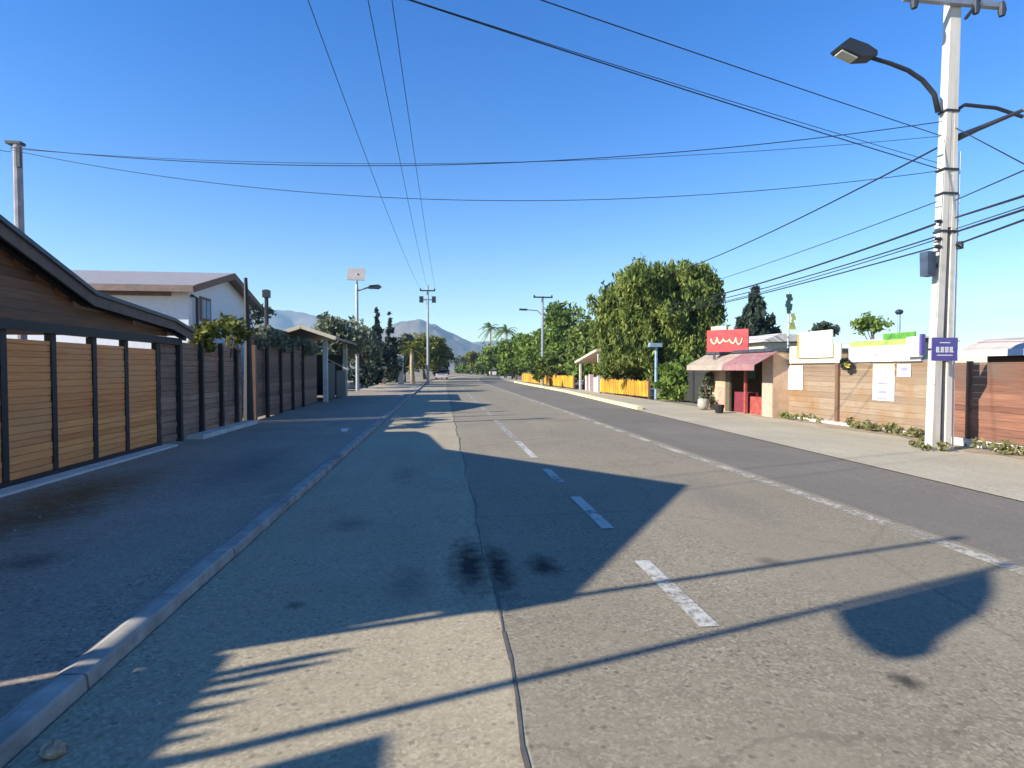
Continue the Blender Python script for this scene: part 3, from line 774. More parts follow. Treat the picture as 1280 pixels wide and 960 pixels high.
# over the road, along the left lane, to the far pole
for k, ((px, lab, xo)) in enumerate(((385, 'leftmost of three cables running overhead up the road to the far left pole', -.75), (460, 'middle of three cables running overhead up the road to the far left pole', 0), (490, 'rightmost of three cables running overhead up the road to the far left pole', .75))):
    e = Vector((XP+xo, YP-.26, zz+1.12)); d = ray(px, 0); Y0 = 11.5; n0 = at(px, 0, Y0)
    P = n0+(n0-e).normalized()*30; s = {0: 1.2, 1: 1.0, 2: 1.0}[k]
    # keep the span through the bearing although it sags
    t0 = 30/(30+(n0-e).length); P.z += 4*s*t0*(1-t0)/(1-t0)
    wire(lab, P, e, s, .019, 40)
# across the street between left pole and the big pole
A = Vector((XL, YL-.2, ZL-.15)); 
def onpole(px, py): return at(px+(6 if px < 1180 else -2), py, YM-.09)
for k, (yr, mx, my, lab, ya, rr) in enumerate((
        (152, 530, 207, 'upper cable crossing the street from the left wooden pole', 0, .018),
        (213, 600, 250, 'lower sagging cable crossing the street from the left wooden pole', -.06, .014),
        (170, 640, 203, 'thin middle cable crossing the street from the left wooden pole', -.03, .011),
        )):
    P = A+Vector((0, 0, ya)); Q = onpole(1172, yr); wire(lab, P, Q, wsag(P, Q, mx, my), rr, 40)
P = A+Vector((0, 0, -.1)); Q = Vector((XL-10, YL-9, ZL-.8)); wire('short cable leaving the left wooden pole towards the left edge', P, Q, .3, .014)
# slack cables from upper left down to the big pole
for px0, px1, py1, yr, lab, rr in ((580, 860, 112, 212, 'lower cable slanting from the top of the sky to the big concrete pole', .018), (596, 900, 120, 205, 'thin twin cable beside the lower slanting one', .011), (715, 960, 98, 170, 'upper cable slanting from the top of the sky to the big concrete pole', .016)):
    Q = onpole(1171, yr); n0 = at(px0, 0, 7.0); P = n0+(n0-Q).normalized()*14; P.z -= .2
    wire(lab, P, Q, wsag(P, Q, px1, py1), rr, 40)
# bundles along the right pavement
YT = 34.5; XT = at(800, 400, YT).x
T = thing('utility_pole', (XT, YT, 0), 'utility pole almost swallowed by the crown of the biggest tree', 'utility pole')
MB().tube([(XT, YT, -.1), (XT, YT, 6.6)], [.16, .12], 8).build('pole', M['steel'], T)
farz = lambda py: Vector((XT, YT-.15, aY(800, py, YT)[1]))
def near_end(px, py, yy_=-14):
    q = at(px, py, YM-.17); return Vector((XM+.25, yy_, q.z+.15))
specs = [(185, 900, 322, 'single high cable descending from the big concrete pole towards the right hand trees', .020, 352, 1165),
         (252, 930, 338, 'thin cable descending from the big concrete pole below the high one', .011, 376, 1165),
         (280, 930, 358, 'thick upper cable of the bundle on the left of the big concrete pole', .026, 384, 1163),
         (296, 940, 362, 'second cable of the bundle on the left of the big concrete pole', .017, 389, 1163),
         (300, 940, 366, 'third cable of the bundle on the left of the big concrete pole', .013, 393, 1163),
         (309, 950, 368, 'lowest cable of the bundle on the left of the big concrete pole', .018, 398, 1163)]
for yr, mx, my, lab, rr, fy, pxp in specs:
    P = onpole(pxp, yr); Q = farz(fy); wire(lab, P, Q, wsag(P, Q, mx, my), rr*1.8, 40)
spr = [(250, 1280, 213, 'thin cable running off to the right edge above the bundle', .012),
       (272, 1280, 245, 'upper bundle cable running off to the right edge', .022),
       (290, 1280, 262, 'middle bundle cable running off to the right edge', .022),
       (306, 1280, 275, 'lowest bundle cable running off to the right edge', .020),
       (286, 1280, 258, 'thin bundle cable with joints running off to the right edge', .010),
       (160, 1280, 205, 'faint cable sloping down to the right edge behind the pole', .010)]
for yr, ex, ey, lab, rr in spr:
    P = onpole(1197, yr); n0 = at(ex, ey, YM-3.0); Q = P+(n0-P)*4; wire(lab, P, Q, .0, rr*1.8, 12)

# ------------------------------------------------------------------ RIGHT: fences, boards, shop
XW = 11.15; BZ = .03
yw0 = aX(1157, 500, XW)[0]; ywm = aX(1048, 500, XW)[0]; yw1 = aX(962, 500, XW)[0]
zt1 = aX(1100, 452, XW)[1]
T = thing('panel_fence', (XW, (yw0+yw1)/2, BZ), 'sunlit tan board fence with brown posts and posters between the shop and the big pole', 'fence')
for a, c in ((yw0-.6, ywm-.06), (ywm+.06, yw1-.06)):
    m = MB(); z = .10
    while z < zt1-.02:
        hh = random.uniform(.13, .19); t = random.uniform(-.008, .008)
        m.box(XW+t, XW+.03+t, a, c, z, min(zt1, z+hh-.006)); z += hh
    m.build('board_panel', M['tan_panel'], T)
for y, w in ((ywm, .12), (yw1, .16)):
    MB().box(XW-.07, XW+.06, y-w/2, y+w/2, 0, zt1+.06, .004).build('post', M['post_brown'], T)
MB().box(XW-.12, XW+.05, yw0-.6, yw1, 0, .10, .015).build('footing', M['concrete'], T)
# boards above the fence
def wallrect(px0, px1, py0, py1, X):
    y0, y1 = aX(px1, 450, X)[0], aX(px0, 450, X)[0]; xm = (px0+px1)/2
    return y0, y1, aX(xm, py1, X)[1], aX(xm, py0, X)[1]
XB = XW-.05
y0, y1, z0, z1 = wallrect(1062, 1152, 432, 452, XB)
T = thing('banner', (XB, (y0+y1)/2, z0), 'long white banner with green top stripe above the tan fence beside the pole', 'banner')
bb = MB().box(XB-.03, XB, y0, y1, z0, z1, .004).build('white_band', M['white'], T)
MB().box(XB+.001, XB+.03, y0+.2, y1, z1+.005, z1+.14).build('lime_band', M['lime_p'], T)
MB().box(XB+.002, XB+.03, y0+.2, (y0+y1)/2, z1+.145, z1+.30).build('green_band', M['green_p'], T)
m = MB(); y = y0+.5; rs = random.Random(9)
while y < y1-.4:
    L = rs.uniform(.06, .16); m.box(XB-.036, XB-.032, y, y+L, z0+.14, z0+.20); y += L+.06
o = m.build('lettering', plain('faded_blue_print', (.42, .45, .62), .6), bb)
y0, y1, z0, z1 = wallrect(1140, 1156, 421, 446, XB)
T = thing('white_box', (XB-.2, (y0+y1)/2, z0), 'small white meter box with purple edge on the fence top just left of the pole', 'box')
MB().box(XB-.16, XB-.04, y0, y1, z0, z1, .004).build('case', M['white'], T)
MB().box(XB-.15, XB-.05, y0-.06, y0-.005, z0+.05, z1+.05).build('edge_plate', M['purple'], T)
y0, y1, z0, z1 = wallrect(988, 1052, 431, 454, XB)
T = thing('banner', (XB, (y0+y1)/2, z0), 'long faded cream banner above the tan fence near the shop', 'banner')
MB().box(XB-.03, XB, y0, y1, z0, z1, .006).build('cloth', M['cream'], T)
y0, y1, z0, z1 = wallrect(1000, 1041, 414, 447, XB-.06)
T = thing('billboard', (XB-.06, (y0+y1)/2, z0), 'raised rectangular cream billboard standing up above the cream banner', 'sign')
bo_ = MB().box(XB-.10, XB-.06, y0, y1, z0, z1).build('board', plain('pale_cream_board', (.78, .75, .60), .6, var=.06), T)
MB().box(XB-.105, XB-.1015, y0+.25, y1-.3, z0+.42, z0+.46).box(XB-.105, XB-.1015, y0+.35, y1-.5, z0+.28, z0+.31).build('faded_print', M['cream'], bo_)
MB().box(XB-.105, XB-.06, y1+.005, y1+.09, z0, z1-.05).build('frame', M['yellow'], T)
# posters
def poster(px0, px1, py0, py1, label, mat, bars, header=None):
    X = XW-.012; y0, y1, z0, z1 = wallrect(px0, px1, py0, py1, X)
    T = thing('poster', (X, (y0+y1)/2, z0), label, 'poster')
    s = MB().box(X-.012, X-.004, y0, y1, z0, z1).build('sheet', M[mat], T); H = z1-z0; W = y1-y0
    if header: MB().box(X-.015, X-.0125, y0, y1, z1-.28*H, z1-.002).build('header', M[header], s)
    for (a, c, d, e) in bars: MB().box(X-.015, X-.0125, y0+a*W, y0+c*W, z0+d*H, z0+e*H).build('print', plain('poster_print', (.30, .28, .42), .6), s)
poster(1092, 1119, 455, 501, 'tall white poster with pale yellow heading on the tan fence near the pole', 'white', [(.3, .75, .44, .49), (.35, .7, .20, .27), (.3, .8, .03, .08)], 'cream')
poster(1122, 1139, 455, 471, 'small square white notice with dark print on the tan fence nearest the pole', 'white', [(.2, .7, .45, .75), (.3, .6, .2, .32)])
poster(975, 1004, 457, 487, 'wide white poster with a faint centre fold on the tan fence near the shop', 'white', [(.48, .52, .05, .95)])
# hanging flower basket
q = at(1058, 458, 1); yb, zb = aX(1058, 456, XW-.2)
T = shrub('flower_basket', 'dark hanging flower basket with yellow blooms on the brown fence post', [((XW-.22, yb, zb+.02), (.13, .2, .14), 130), ((XW-.2, yb+.1, zb+.1), (.1, .12, .08), 60)], M['l_dark'], .06, 'flower basket', (XW-.2, yb, zb-.15), seed=8, stems=False)
V, Fc = leaf_arrays(np.random.default_rng(3), [((XW-.3, yb-.14, zb), (.06, .10, .08), 26)], .05); leaf_obj('flowers', V, Fc, M['l_flower'], T)
MB().tube([(XW-.2, yb, zb-.15), (XW-.2, yb, zb-.02)], [.07, .12], 9).build('pot', M['black'], T)

# reddish brown fence on the far right
XR = 10.62; yr1 = aX(1192, 500, XR)[0]
zr = aX(1235, 453, XR)[1]
T = thing('board_fence', (XR, 6, BZ), 'reddish brown board fence at the right edge beyond the big concrete pole', 'fence')
yy2 = yr1; m = None
for y_a, y_b in ((yr1-.32, yr1), (yr1-2.9, yr1-.36), (yr1-5.4, yr1-2.95), (-2, yr1-5.45)):
    m = MB(); z = .18
    while z < zr-.02:
        hh = random.uniform(.12, .16); t = random.uniform(-.01, .01); m.box(XR+t, XR+.03+t, y_a, y_b, z, min(zr, z+hh-.005)); z += hh
    m.build('board_panel', M['red_board'], T)
MB().box(XR-.05, XR+.07, yr1-.36, yr1-.32, .03, zr+.03).build('post', M['post_brown'], T)
MB().box(XR-.05, XR+.05, -2, yr1, 0, .17, .02).build('footing', M['concrete'], T)
# end return between both fences
m = MB(); m.bar((XR+.02, yr1+.02, .9), (XW+.02, yw0-.55, .9), .03, 1.6); m.build('return_panel', M['red_board'], T)
# low house behind that fence
T = thing('low_house', (14, 6.5, 0), 'low house with pinkish beige sheet roof behind the reddish fence', 'house')
XH2 = 12.2
ya = aX(1196, 440, XH2)[0]
z_f0 = aX(1240, 444, XH2)[1]; z_f1 = aX(1240, 438, XH2)[1]; z_t = aX(1240, 424, XH2+.7)[1]
MB().box(XH2+.5, 19, -6, ya-.3, 0, z_f0).build('wall', M['dark_board'], T)
MB().prism([(XH2, z_f1), (XH2+.7, z_t), (19, z_t), (19, z_t-.1), (XH2+.7, z_t-.1), (XH2, z_f1-.08)], -6.5, ya, 'Y').build('roof', M['pinkroof'], T)
MB().box(XH2-.06, XH2-.005, -6.5, ya, z_f0-.02, z_f1+.02).build('fascia', M['white'], T)
# sheet roof of a shed behind the tan fence, greenish-white strip
T = thing('garden_shed', (13.5, 14.5, 0), 'garden shed with curved pale sheet roof behind the tan fence', 'shed')
xs_ = 13.4; ya, zb = aX(1060, 428, xs_); yb_, _ = aX(1128, 428, xs_)
MB().box(xs_+.2, xs_+1.6, yb_+.3, ya-.2, 0, zb-.1).build('wall', M['cream'], T)
pr = [(xs_-.2, zb-.08), (xs_+.5, zb+.08), (xs_+1.2, zb+.10), (xs_+1.9, zb-.02)]
MB().prism(pr+[(a, z-.05) for a, z in pr][::-1], yb_, ya, 'Y').build('roof', M['white'], T)

# kiosk shop with awning and red sign
XS = 10.6
ys0 = aX(966, 500, XS)[0]; ys1 = aX(887, 500, XS)[0]
yd0 = aX(953, 500, XS)[0]; yd1 = aX(906, 500, XS)[0]
T = thing('corner_shop', (XS, (ys0+ys1)/2, BZ), 'small roadside shop with pinkish awning and dark open doorway beside the big green tree', 'shop')
zc = 2.15
MB().box(XS, XS+.15, yd1, ys1, 0, zc).box(XS+.16, XS+2.8, ys1-.15, ys1, 0, zc).build('wall', M['tan_wall'], T)
MB().box(XS-.02, XS+.16, ys0, yd0, 0, zc).build('pillar', plain('sandy_pillar', (.44, .34, .25), .85, var=.15), T)
MB().box(XS-.005, XS+2.6, ys0-.012, ys0-.002, 0, zc).build('side_wall', M['tan_wall'], T)
MB().box(XS+2.65, XS+2.8, ys0, ys1-.16, 0, zc).box(XS+.17, XS+2.64, ys0, ys0+.15, 0, zc).build('inner_wall', M['black_timber'], T)
MB().box(XS-.1, XS+2.9, ys0-.05, ys1+.1, zc+.01, zc+.12).build('roof', M['roof_dark'], T)
za0 = aX(925, 457, XS-.75)[1]; za1 = za0+.42
ym = (yd0+yd1)/2-.05
for nm, a, c, mt in (('awning', ym, ys1+.35, 'sand'), ('awning', ys0-.25, ym-.004, 'pink')):
    MB().prism([(XS-.8, za0), (XS-.02, za1), (XS-.02, za1+.03), (XS-.8, za0+.03), (XS-.82, za0-.16), (XS-.80, za0-.16)], a, c, 'Y').build(nm, M[mt], T)
ydm = yd0+(yd1-yd0)*.47
MB().box(XS+.03, XS+.11, ydm-.05, ydm+.05, 0, zc).build('door_frame', M['red_dull'], T)
MB().box(XS+.03, XS+.11, yd1-.28, yd1-.002, 0, zc-.3).build('door_leaf', plain('green_brown_door', (.10, .085, .05), .7), T)
MB().box(XS+.20, XS+.55, yd0+.05, ydm-.06, 0, .62, .01).build('counter', M['red_dull'], T)
MB().box(XS+.22, XS+.60, ydm+.06, yd1-.3, 0, .75, .01).build('counter', plain('dark_red_counter', (.20, .03, .045), .6), T)
MB().box(XS+.5, XS+.54, ydm+.1, yd1-.35, 1.25, 1.8).build('green_panel', plain('dark_green_panel2', (.01, .07, .04), .6), T)
MB().box(XS-.012, XS-.002, yd1+.02, yd1+.5, .12, .9).build('wall_panel', plain('salmon_panel', (.55, .27, .20), .7, var=.3), T)
# red sign on roof
zs0 = aX(910, 440, XS)[1]; zs1 = aX(910, 413, XS)[1]
dn = Vector((-.75, -.66, 0)).normalized(); dt = Vector((-.66, .75, 0)).normalized() if False else Vector((.66, -.75, 0)).normalized()
cS = at(910, 426, aX(910, 426, XS-.15)[0])
wS = at(893, 426, cS.y); wS2 = at(929, 426, cS.y); hw = (wS2.x-wS.x)/2/abs(dt.dot(Vector((math.cos(YAW), -math.sin(YAW), 0))))
T = thing('shop_sign', (cS.x, cS.y, zs0), 'bright red sign with pale wavy lettering on the shop roof', 'sign')
def on_sign(u, z, o): p = cS+dt*u+dn*o; return (p.x, p.y, z)
def sbox(m, u0, u1, z0, z1, o0, o1):
    vs = [on_sign(u, z, o) for o in (o0, o1) for u, z in ((u0, z0), (u1, z0), (u1, z1), (u0, z1))]
    m.add(vs, [(0, 1, 2, 3), (7, 6, 5, 4), (0, 4, 5, 1), (1, 5, 6, 2), (2, 6, 7, 3), (3, 7, 4, 0)]); return m
sb = sbox(MB(), -hw, hw, zs0, zs1, 0, .10).build('board', M['red_p'], T)
m = MB(); Hs = zs1-zs0; N = 22
pl = []
for i in range(73):
    t = i/72; a = t*6.28*5
    pl.append(on_sign(-hw*.78+1.52*hw*t-.05*hw*math.sin(a), zs0+Hs*(.50+.03*math.sin(t*5)+(.11+.05*math.sin(t*9))*math.cos(a)), .112))
m.tube(pl, [.026+.012*abs(math.sin(i*.5)) for i in range(73)], 6)
m.build('lettering', plain('sign_cream', (.80, .55, .36), .5), sb)
sbox(MB(), -hw*.8, -hw*.05, zs1+.005, zs1+.14, .01, .09).build('cap_board', M['cream'], T)
sbox(MB(), -hw*.7, -hw*.6, zs0-.28, zs0-.003, .02, .08).build('post', M['dark_steel'], T)
sbox(MB(), hw*.6, hw*.7, zs0-.28, zs0-.003, .02, .08).build('post', M['dark_steel'], T)
# flagpole & flag near the shop
YF = 21.0; q = at(986, 365, YF); qb = at(986, 430, YF)
T = thing('flag_pole', (q.x, YF, 0), 'thin flag pole rising behind the tan fence right of the shop', 'flagpole')
MB().tube([(q.x, YF, 0), (q.x, YF, q.z)], [.05, .035], 7).build('pole', M['steel'], T)
m = MB(); a, c = at(986, 368, YF), at(986, 392, YF)
for i in range(6):
    t0, t1 = i/6, (i+1)/6
    f_ = lambda t: a.z+(c.z-a.z)*t
    m.box(q.x-.14+.04*math.sin(i*1.7), q.x+.10+.05*math.sin(i*2.3), YF-.06, YF-.042, f_(t1), f_(t0)+.004)
tag(m.build('flag', plain('dark_green_flag', (.03, .08, .06), .8), base=(q.x, YF, c.z)), 'limp dark green flag hanging from the thin pole right of the shop', 'flag')
m = MB(); a, c = at(990, 392, YF), at(990, 412, YF)
for i in range(5):
    f_ = lambda t: a.z+(c.z-a.z)*t
    m.box(q.x+.06+.05*math.sin(i*1.3), q.x+.24+.05*math.sin(i*2.1), YF-.06, YF-.042, f_((i+1)/5), f_(i/5)+.004)
tag(m.build('flag', plain('yellow_green_flag', (.40, .40, .10), .8), base=(q.x, YF, c.z)), 'limp yellowish flag hanging below the dark green one right of the shop', 'flag')
# back roofs right of shop (pale)
T = thing('back_house', (15.5, 22, 0), 'pale roofed house partly hidden behind the shop and cream billboard', 'house')
xq0, xq1 = at(955, 430, 22).x, at(1000, 430, 22).x
zq = at(975, 428, 22).z; zq2 = at(975, 417, 22).z
MB().box(xq0, xq1+1, 22, 26, 0, zq).build('wall', M['cream'], T)
MB().prism([(xq0-.3, zq), (xq1+1.3, zq+.08), (xq1+1.3, zq2-.15), (xq0+.6, zq2)], 21.8, 26.2, 'Y').build('roof', plain('pale_back_roof', (.62, .56, .50), .7), T)

# small pole right far, with globe
YG = 22.0; q = at(1124, 390, YG)
T = thing('garden_lamp', (q.x, YG, 0), 'thin dark lamp post with a small head behind the green banner', 'lamp post')
MB().tube([(q.x, YG, 0), (q.x, YG, q.z)], [.07, .06], 7).build('pole', M['bluegrey'], T)
MB().ball((q.x, YG, q.z), .16, 8, (1, 1, .8)).build('lamp_head', M['dark_steel'], T)

# yellow fences & kiosk
def yfence(y0, y1, x0, x1, h, label):
    T = thing('yellow_fence', ((x0+x1)/2, (y0+y1)/2, 0), label, 'fence', 'low yellow fences beside the right kerb')
    n = int((y1-y0)/.16); m = MB()
    for i in range(n):
        t = i/n; y = y0+(y1-y0)*t; x = x0+(x1-x0)*t; j = random.uniform(-.06, .04); k = random.uniform(-.012, .012)
        m.box(x-.012+k, x+.012+k, y, y+.145, .12, h+j)
    m.build('pickets', M['yellow'], T)
    for k in range(4):
        t = k/3; y = y0+(y1-y0)*t; x = x0+(x1-x0)*t
        MB().box(x+.02, x+.12, y-.05, y+.05, 0, h+.05).build('post', M['post_brown'], T)
    MB().bar((x0+.03, y0, h-.15), (x1+.03, y1, h-.15), .04, .08).bar((x0+.03, y0, .3), (x1+.03, y1, .3), .04, .08).build('rail', M['orange'], T)
yfence(28.4, 35.2, 10.75, 10.1, .98, 'nearer low yellow board fence under the big tree beside the right kerb')
yfence(42.2, 66, 10.0, 9.4, 1.05, 'farther low yellow board fence beyond the roadside kiosk')
T = thing('roadside_kiosk', (11.5, 38.5, 0), 'roadside kiosk with slanting pale roof between the two yellow fences', 'kiosk')
for x, y in ((10.3, 36.2), (10.3, 41.2), (13.0, 36.2), (13.0, 41.2)):
    MB().box(x-.07, x+.07, y-.07, y+.07, 0, 2.2 if y > 40 else 2.75).build('post', M['concrete'], T)
zk0, zk1 = aX(728, 454, 10.2)[1], aX(759, 438, 10.2)[1]
MB().prism([(41.8, zk0), (35.8, zk1), (35.8, zk1+.16), (41.8, zk0+.16)], 10.0, 13.3).build('roof', M['tile'], T)
MB().box(12.9, 12.98, 36.3, 41.1, .1, 2.1).build('back_wall', M['dark_board'], T)
MB().box(10.5, 10.9, 36.6, 38.2, 0, 1.0, .01).build('counter', plain('pink_counter', (.58, .38, .38), .7, var=.2), T)
MB().box(10.5, 10.8, 39.2, 39.5, 0, 1.2, .01).box(10.5, 10.8, 40.2, 40.5, 0, 1.1, .01).build('stall_leg', plain('pale_pink_post', (.60, .46, .45), .7), T)
# blue-grey post with plate
T = thing('sign_post', (11.1, 28.2, 0), 'blue grey post with a small flat head in front of the big green tree', 'sign')
zt_ = aY(820, 434, 28.2)[1]; xa = aY(820, 470, 28.2)[0]
MB().tube([(xa, 28.2, 0), (xa, 28.2, zt_)], .08, 7).build('post', M['bluegrey'], T)
MB().box(xa-.4, xa+.25, 28.0, 28.3, zt_, zt_+.22, .02).build('plate', M['bluegrey'], T)
# dark gate under the tree
T = thing('dark_gate', (11.8, 24.5, 0), 'dark gate standing in shade under the big green tree', 'gate')
MB().box(11.6, 11.68, 22.3, 27.2, .08, 1.75).build('gate_panel', plain('dark_green_brown_gate', (.03, .028, .022), .8), T)
for y in (22.2, 24.8, 27.3): MB().box(11.56, 11.72, y-.08, y+.08, 0, 1.9).build('post', M['dark_steel'], T)
ptree('leafy_shrub', 'dark leafy shrub crowding over the dark gate under the big tree', 848, 446, 506, 62, 26.5, M['l_green'], 330, 30, 60, .22, 'shrub', low=-.9)
# cactus and pots left of the shop
rng3 = np.random.default_rng(21)
q = aX(884, 500, 10.4); cl = [((10.4+.2*rng3.normal()*.5, q[0]+.15*rng3.normal(), .25+1.1*rng3.random()), (.14, .14, .16), 26) for i in range(14)]
shrub('leafy_plant', 'pale green leafy plant growing at the left corner of the shop', cl, M['l_olive'], .13, 'plant', (10.4, q[0], .03), seed=9)
gx, gy = gX(879, 512, .03)
T = thing('plant_pot', (gx, gy, .03), 'round pale stone pot on the pavement left of the shop', 'pot')
MB().tube([(gx, gy, .03), (gx, gy, .2), (gx, gy, .42), (gx, gy, .46)], [.14, .22, .20, .16], 10).build('bowl', M['stone'], T, smooth=True)
V, Fc = leaf_arrays(rng3, [((gx, gy, .58), (.18, .18, .14), 50)], .09); leaf_obj('plant', V, Fc, M['l_olive'], T)
gx, gy = gX(899, 516, .03)
tag(MB().tube([(gx, gy, .03), (gx, gy, .28), (gx, gy, .32)], [.13, .18, .17], 10).build('bucket', M['black'], base=(gx, gy, .03)), 'small dark bucket standing at the foot of the shop wall', 'bucket')

# weeds at the foot of the walls
wl = ['yellowish weed tuft at the foot of the tan fence right beside the big pole', 'low weed tuft under the tall white poster', 'weed tuft at the foot of the tan fence between poster and middle post', 'small weed tuft right of the brown middle fence post',
      'dry weed tuft at the foot of the reddish fence at the right edge', 'low dry weed tuft under the wide poster near the shop', 'flat green weed tuft at the foot of the shop side fence post', 'dry weed tuft hugging the foot of the big concrete pole']
for i, (px, py, X) in enumerate(((1149, 545, XW-.3), (1110, 540, XW-.25), (1088, 537, XW-.25), (1066, 532, XW-.25), (1262, 572, XR-.25), (1000, 522, XW-.25), (975, 521, XW-.25), (1160, 566, XM-.12))):
    y = aX(px, py, X)[0]; rg = np.random.default_rng(50+i)
    cl = [((X+.12*rg.normal(), y+.25*rg.normal(), .05+.14*rg.random()), (.10, .16, .09), 30) for k in range(7+4*(i == 0))]
    shrub('weed_tuft', wl[i], cl, M['l_dry'] if i != 6 else M['l_green'], .06, 'weed', (X, y, .03), stems=False, group='weeds along the right hand fences', seed=60+i)

# ------------------------------------------------------------------ trees
G = 'trees along the road'
# big pepper tree
kx = at(828, 400, 31).x
rng = np.random.default_rng(101)
T = thing('pepper_tree', (kx, 31, 0), 'biggest tree, broad drooping green crown behind the nearer yellow fence', 'tree', G)
cl = []
for (px, py, wp, hp, n) in ((828, 390, 150, 110, 60), (775, 380, 70, 90, 26), (870, 365, 80, 70, 30), (800, 350, 70, 50, 24), (760, 400, 50, 90, 18), (885, 385, 46, 80, 18), (840, 430, 130, 60, 34), (800, 450, 110, 60, 26), (865, 345, 60, 36, 18), (838, 352, 74, 56, 30), (848, 400, 100, 90, 34), (795, 410, 100, 90, 26), (780, 460, 90, 30, 18)):
    k = 31/F_PX; c = at(px, py, 31+rng.normal()*.8)
    cl += clumps_in(rng, tuple(c), (wp*k/2, wp*k/2*.8, hp*k/2), int(n*1.3), 130, .48, -.8, .5)
trunk_mb(rng, (kx, 31, 0), (kx+.3, 31, 4.2), .38, cl, 16).build('trunk', M['bark'], T, smooth=True)
V, Fc = leaf_arrays(rng, cl, .115, .75, 2.6)
cen = V.reshape(-1, 4, 3).mean(1); keep = (cen[:, 2] > .35) & ~((cen[:, 2] < 1.75+.3*np.sin(cen[:, 1]*3)) & (cen[:, 0] < 11.3))
V = V.reshape(-1, 4, 3)[keep].reshape(-1, 3); Fc = np.arange(len(V)).reshape(-1, 4)
leaf_obj('crown', V, Fc, M['l_big'], T)
conifer('dark blue green conifer standing behind the red shop sign', 945, 362, 432, 62, 27, M['l_dark'], 33, per=46, lv=11, size=.24)
ptree('street_tree', 'tall tree with uneven top beside the far right utility pole', 702, 376, 470, 62, 60, M['l_green'], 41, 44, 60, .34, group=G)
ptree('street_tree', 'rounded green tree between the tall one and the biggest tree', 733, 396, 468, 52, 52, M['l_big'], 42, 40, 60, .32, group=G)
ptree('street_tree', 'dense mid green tree behind the farther yellow fence', 668, 412, 472, 52, 66, M['l_green'], 43, 36, 55, .36, group=G)
ptree('street_tree', 'bushy tree leaning over the far end of the yellow fence', 645, 416, 472, 44, 80, M['l_green'], 44, 34, 50, .42, group=G)
ptree('street_tree', 'low spreading tree over the kiosk roof', 742, 420, 474, 60, 46, M['l_big'], 45, 34, 60, .3, group=G)
ptree('street_tree', 'low bushy tree behind the middle of the farther yellow fence', 700, 430, 476, 56, 54, M['l_green'], 46, 30, 60, .3, group=G)
ptree('street_tree', 'bright green far tree below the two palms', 622, 428, 471, 44, 118, M['l_green'], 47, 28, 45, .6, group=G)
ptree('street_tree', 'small pale green tree at the far end of the road', 598, 438, 468, 34, 165, M['l_yellow'], 48, 26, 40, .8, group=G)
ptree('street_tree', 'smallest olive tree at the very end of the road', 579, 444, 467, 30, 200, M['l_olive'], 49, 24, 40, .9, group=G)
palm('left of two far palms above the right hand trees', 613, 403, 470, 30, 122, 7, 'far palms', 'l_green')
palm('right of two far palms above the right hand trees', 633, 405, 470, 34, 116, 8, 'far palms', 'l_green')
for i, (px, yt, w, Y, lab) in enumerate(((690, 446, 70, 50, 'dark undergrowth behind the farther yellow fence'), (730, 444, 50, 44, 'leafy undergrowth right behind the kiosk roof'), (782, 446, 90, 33.5, 'leafy undergrowth behind the nearer yellow fence'), (640, 450, 40, 84, 'undergrowth at the far end of the yellow fence'), (610, 452, 44, 130, 'undergrowth around the far cars on the right'), (584, 455, 36, 190, 'pale undergrowth at the very end of the road'))):
    ptree('undergrowth_shrub', lab, px, yt, 476 if Y < 60 else 470, w, Y, M['l_green'] if i % 2 else M['l_big'], 300+i, 26, 50, .3*max(1, Y/70), 'shrub', 'undergrowth along the right side', low=-.9)
# trees behind the right fences
ptree('small_tree', 'thin feathery tree showing above the green banner', 1092, 389, 424, 52, 30, M['l_green'], 52, 16, 28, .17, cs=.4)
ptree('small_tree', 'small dark tree top above the cream billboard', 1028, 404, 424, 44, 34, M['l_dark'], 53, 14, 34, .2, cs=.4)
# left side
ptree('grey_tree', 'grey green loose tree right behind the open shelter', 424, 392, 462, 66, 38, M['l_olive'], 61, 40, 44, .26, group='trees on the left')
ptree('grey_tree', 'grey green tree beside the solar lamp with pale drooping leaves', 452, 402, 472, 50, 50, M['l_olive'], 62, 36, 44, .3, group='trees on the left', droop=.5)
conifer('taller of two narrow dark conifers right of the solar lamp', 471, 388, 472, 30, 62, M['l_dark'], 63, 34, 13, .3, 'narrow conifers')
conifer('shorter of two narrow dark conifers right of the solar lamp', 487, 397, 472, 26, 66, M['l_dark'], 64, 34, 12, .3, 'narrow conifers')
ptree('bushy_tree', 'dark bushy tree behind the low sunlit wall on the left', 478, 428, 482, 52, 56, M['l_dark'], 65, 34, 50, .3, group='trees on the left')
ptree('bushy_tree', 'olive bushy tree around the pale palm trunk', 506, 416, 468, 40, 68, M['l_olive'], 66, 30, 44, .34, group='trees on the left')
palm('yellowish palm with pale trunk on the left before the round tree', 515, 426, 480, 44, 60, 12, None, 'l_yellow')
ptree('round_tree', 'round yellow green tree at the far left side of the road', 531, 417, 474, 62, 84, M['l_yellow'], 67, 48, 50, .42, group='trees on the left')
ptree('round_tree', 'dark round tree behind the yellow green one at the far left', 552, 428, 476, 30, 92, M['l_dark'], 68, 24, 46, .42, group='trees on the left')
ptree('roadside_shrub', 'dark low shrubbery below the solar lamp', 458, 456, 486, 46, 46, M['l_dark'], 69, 22, 40, .25, 'shrub')
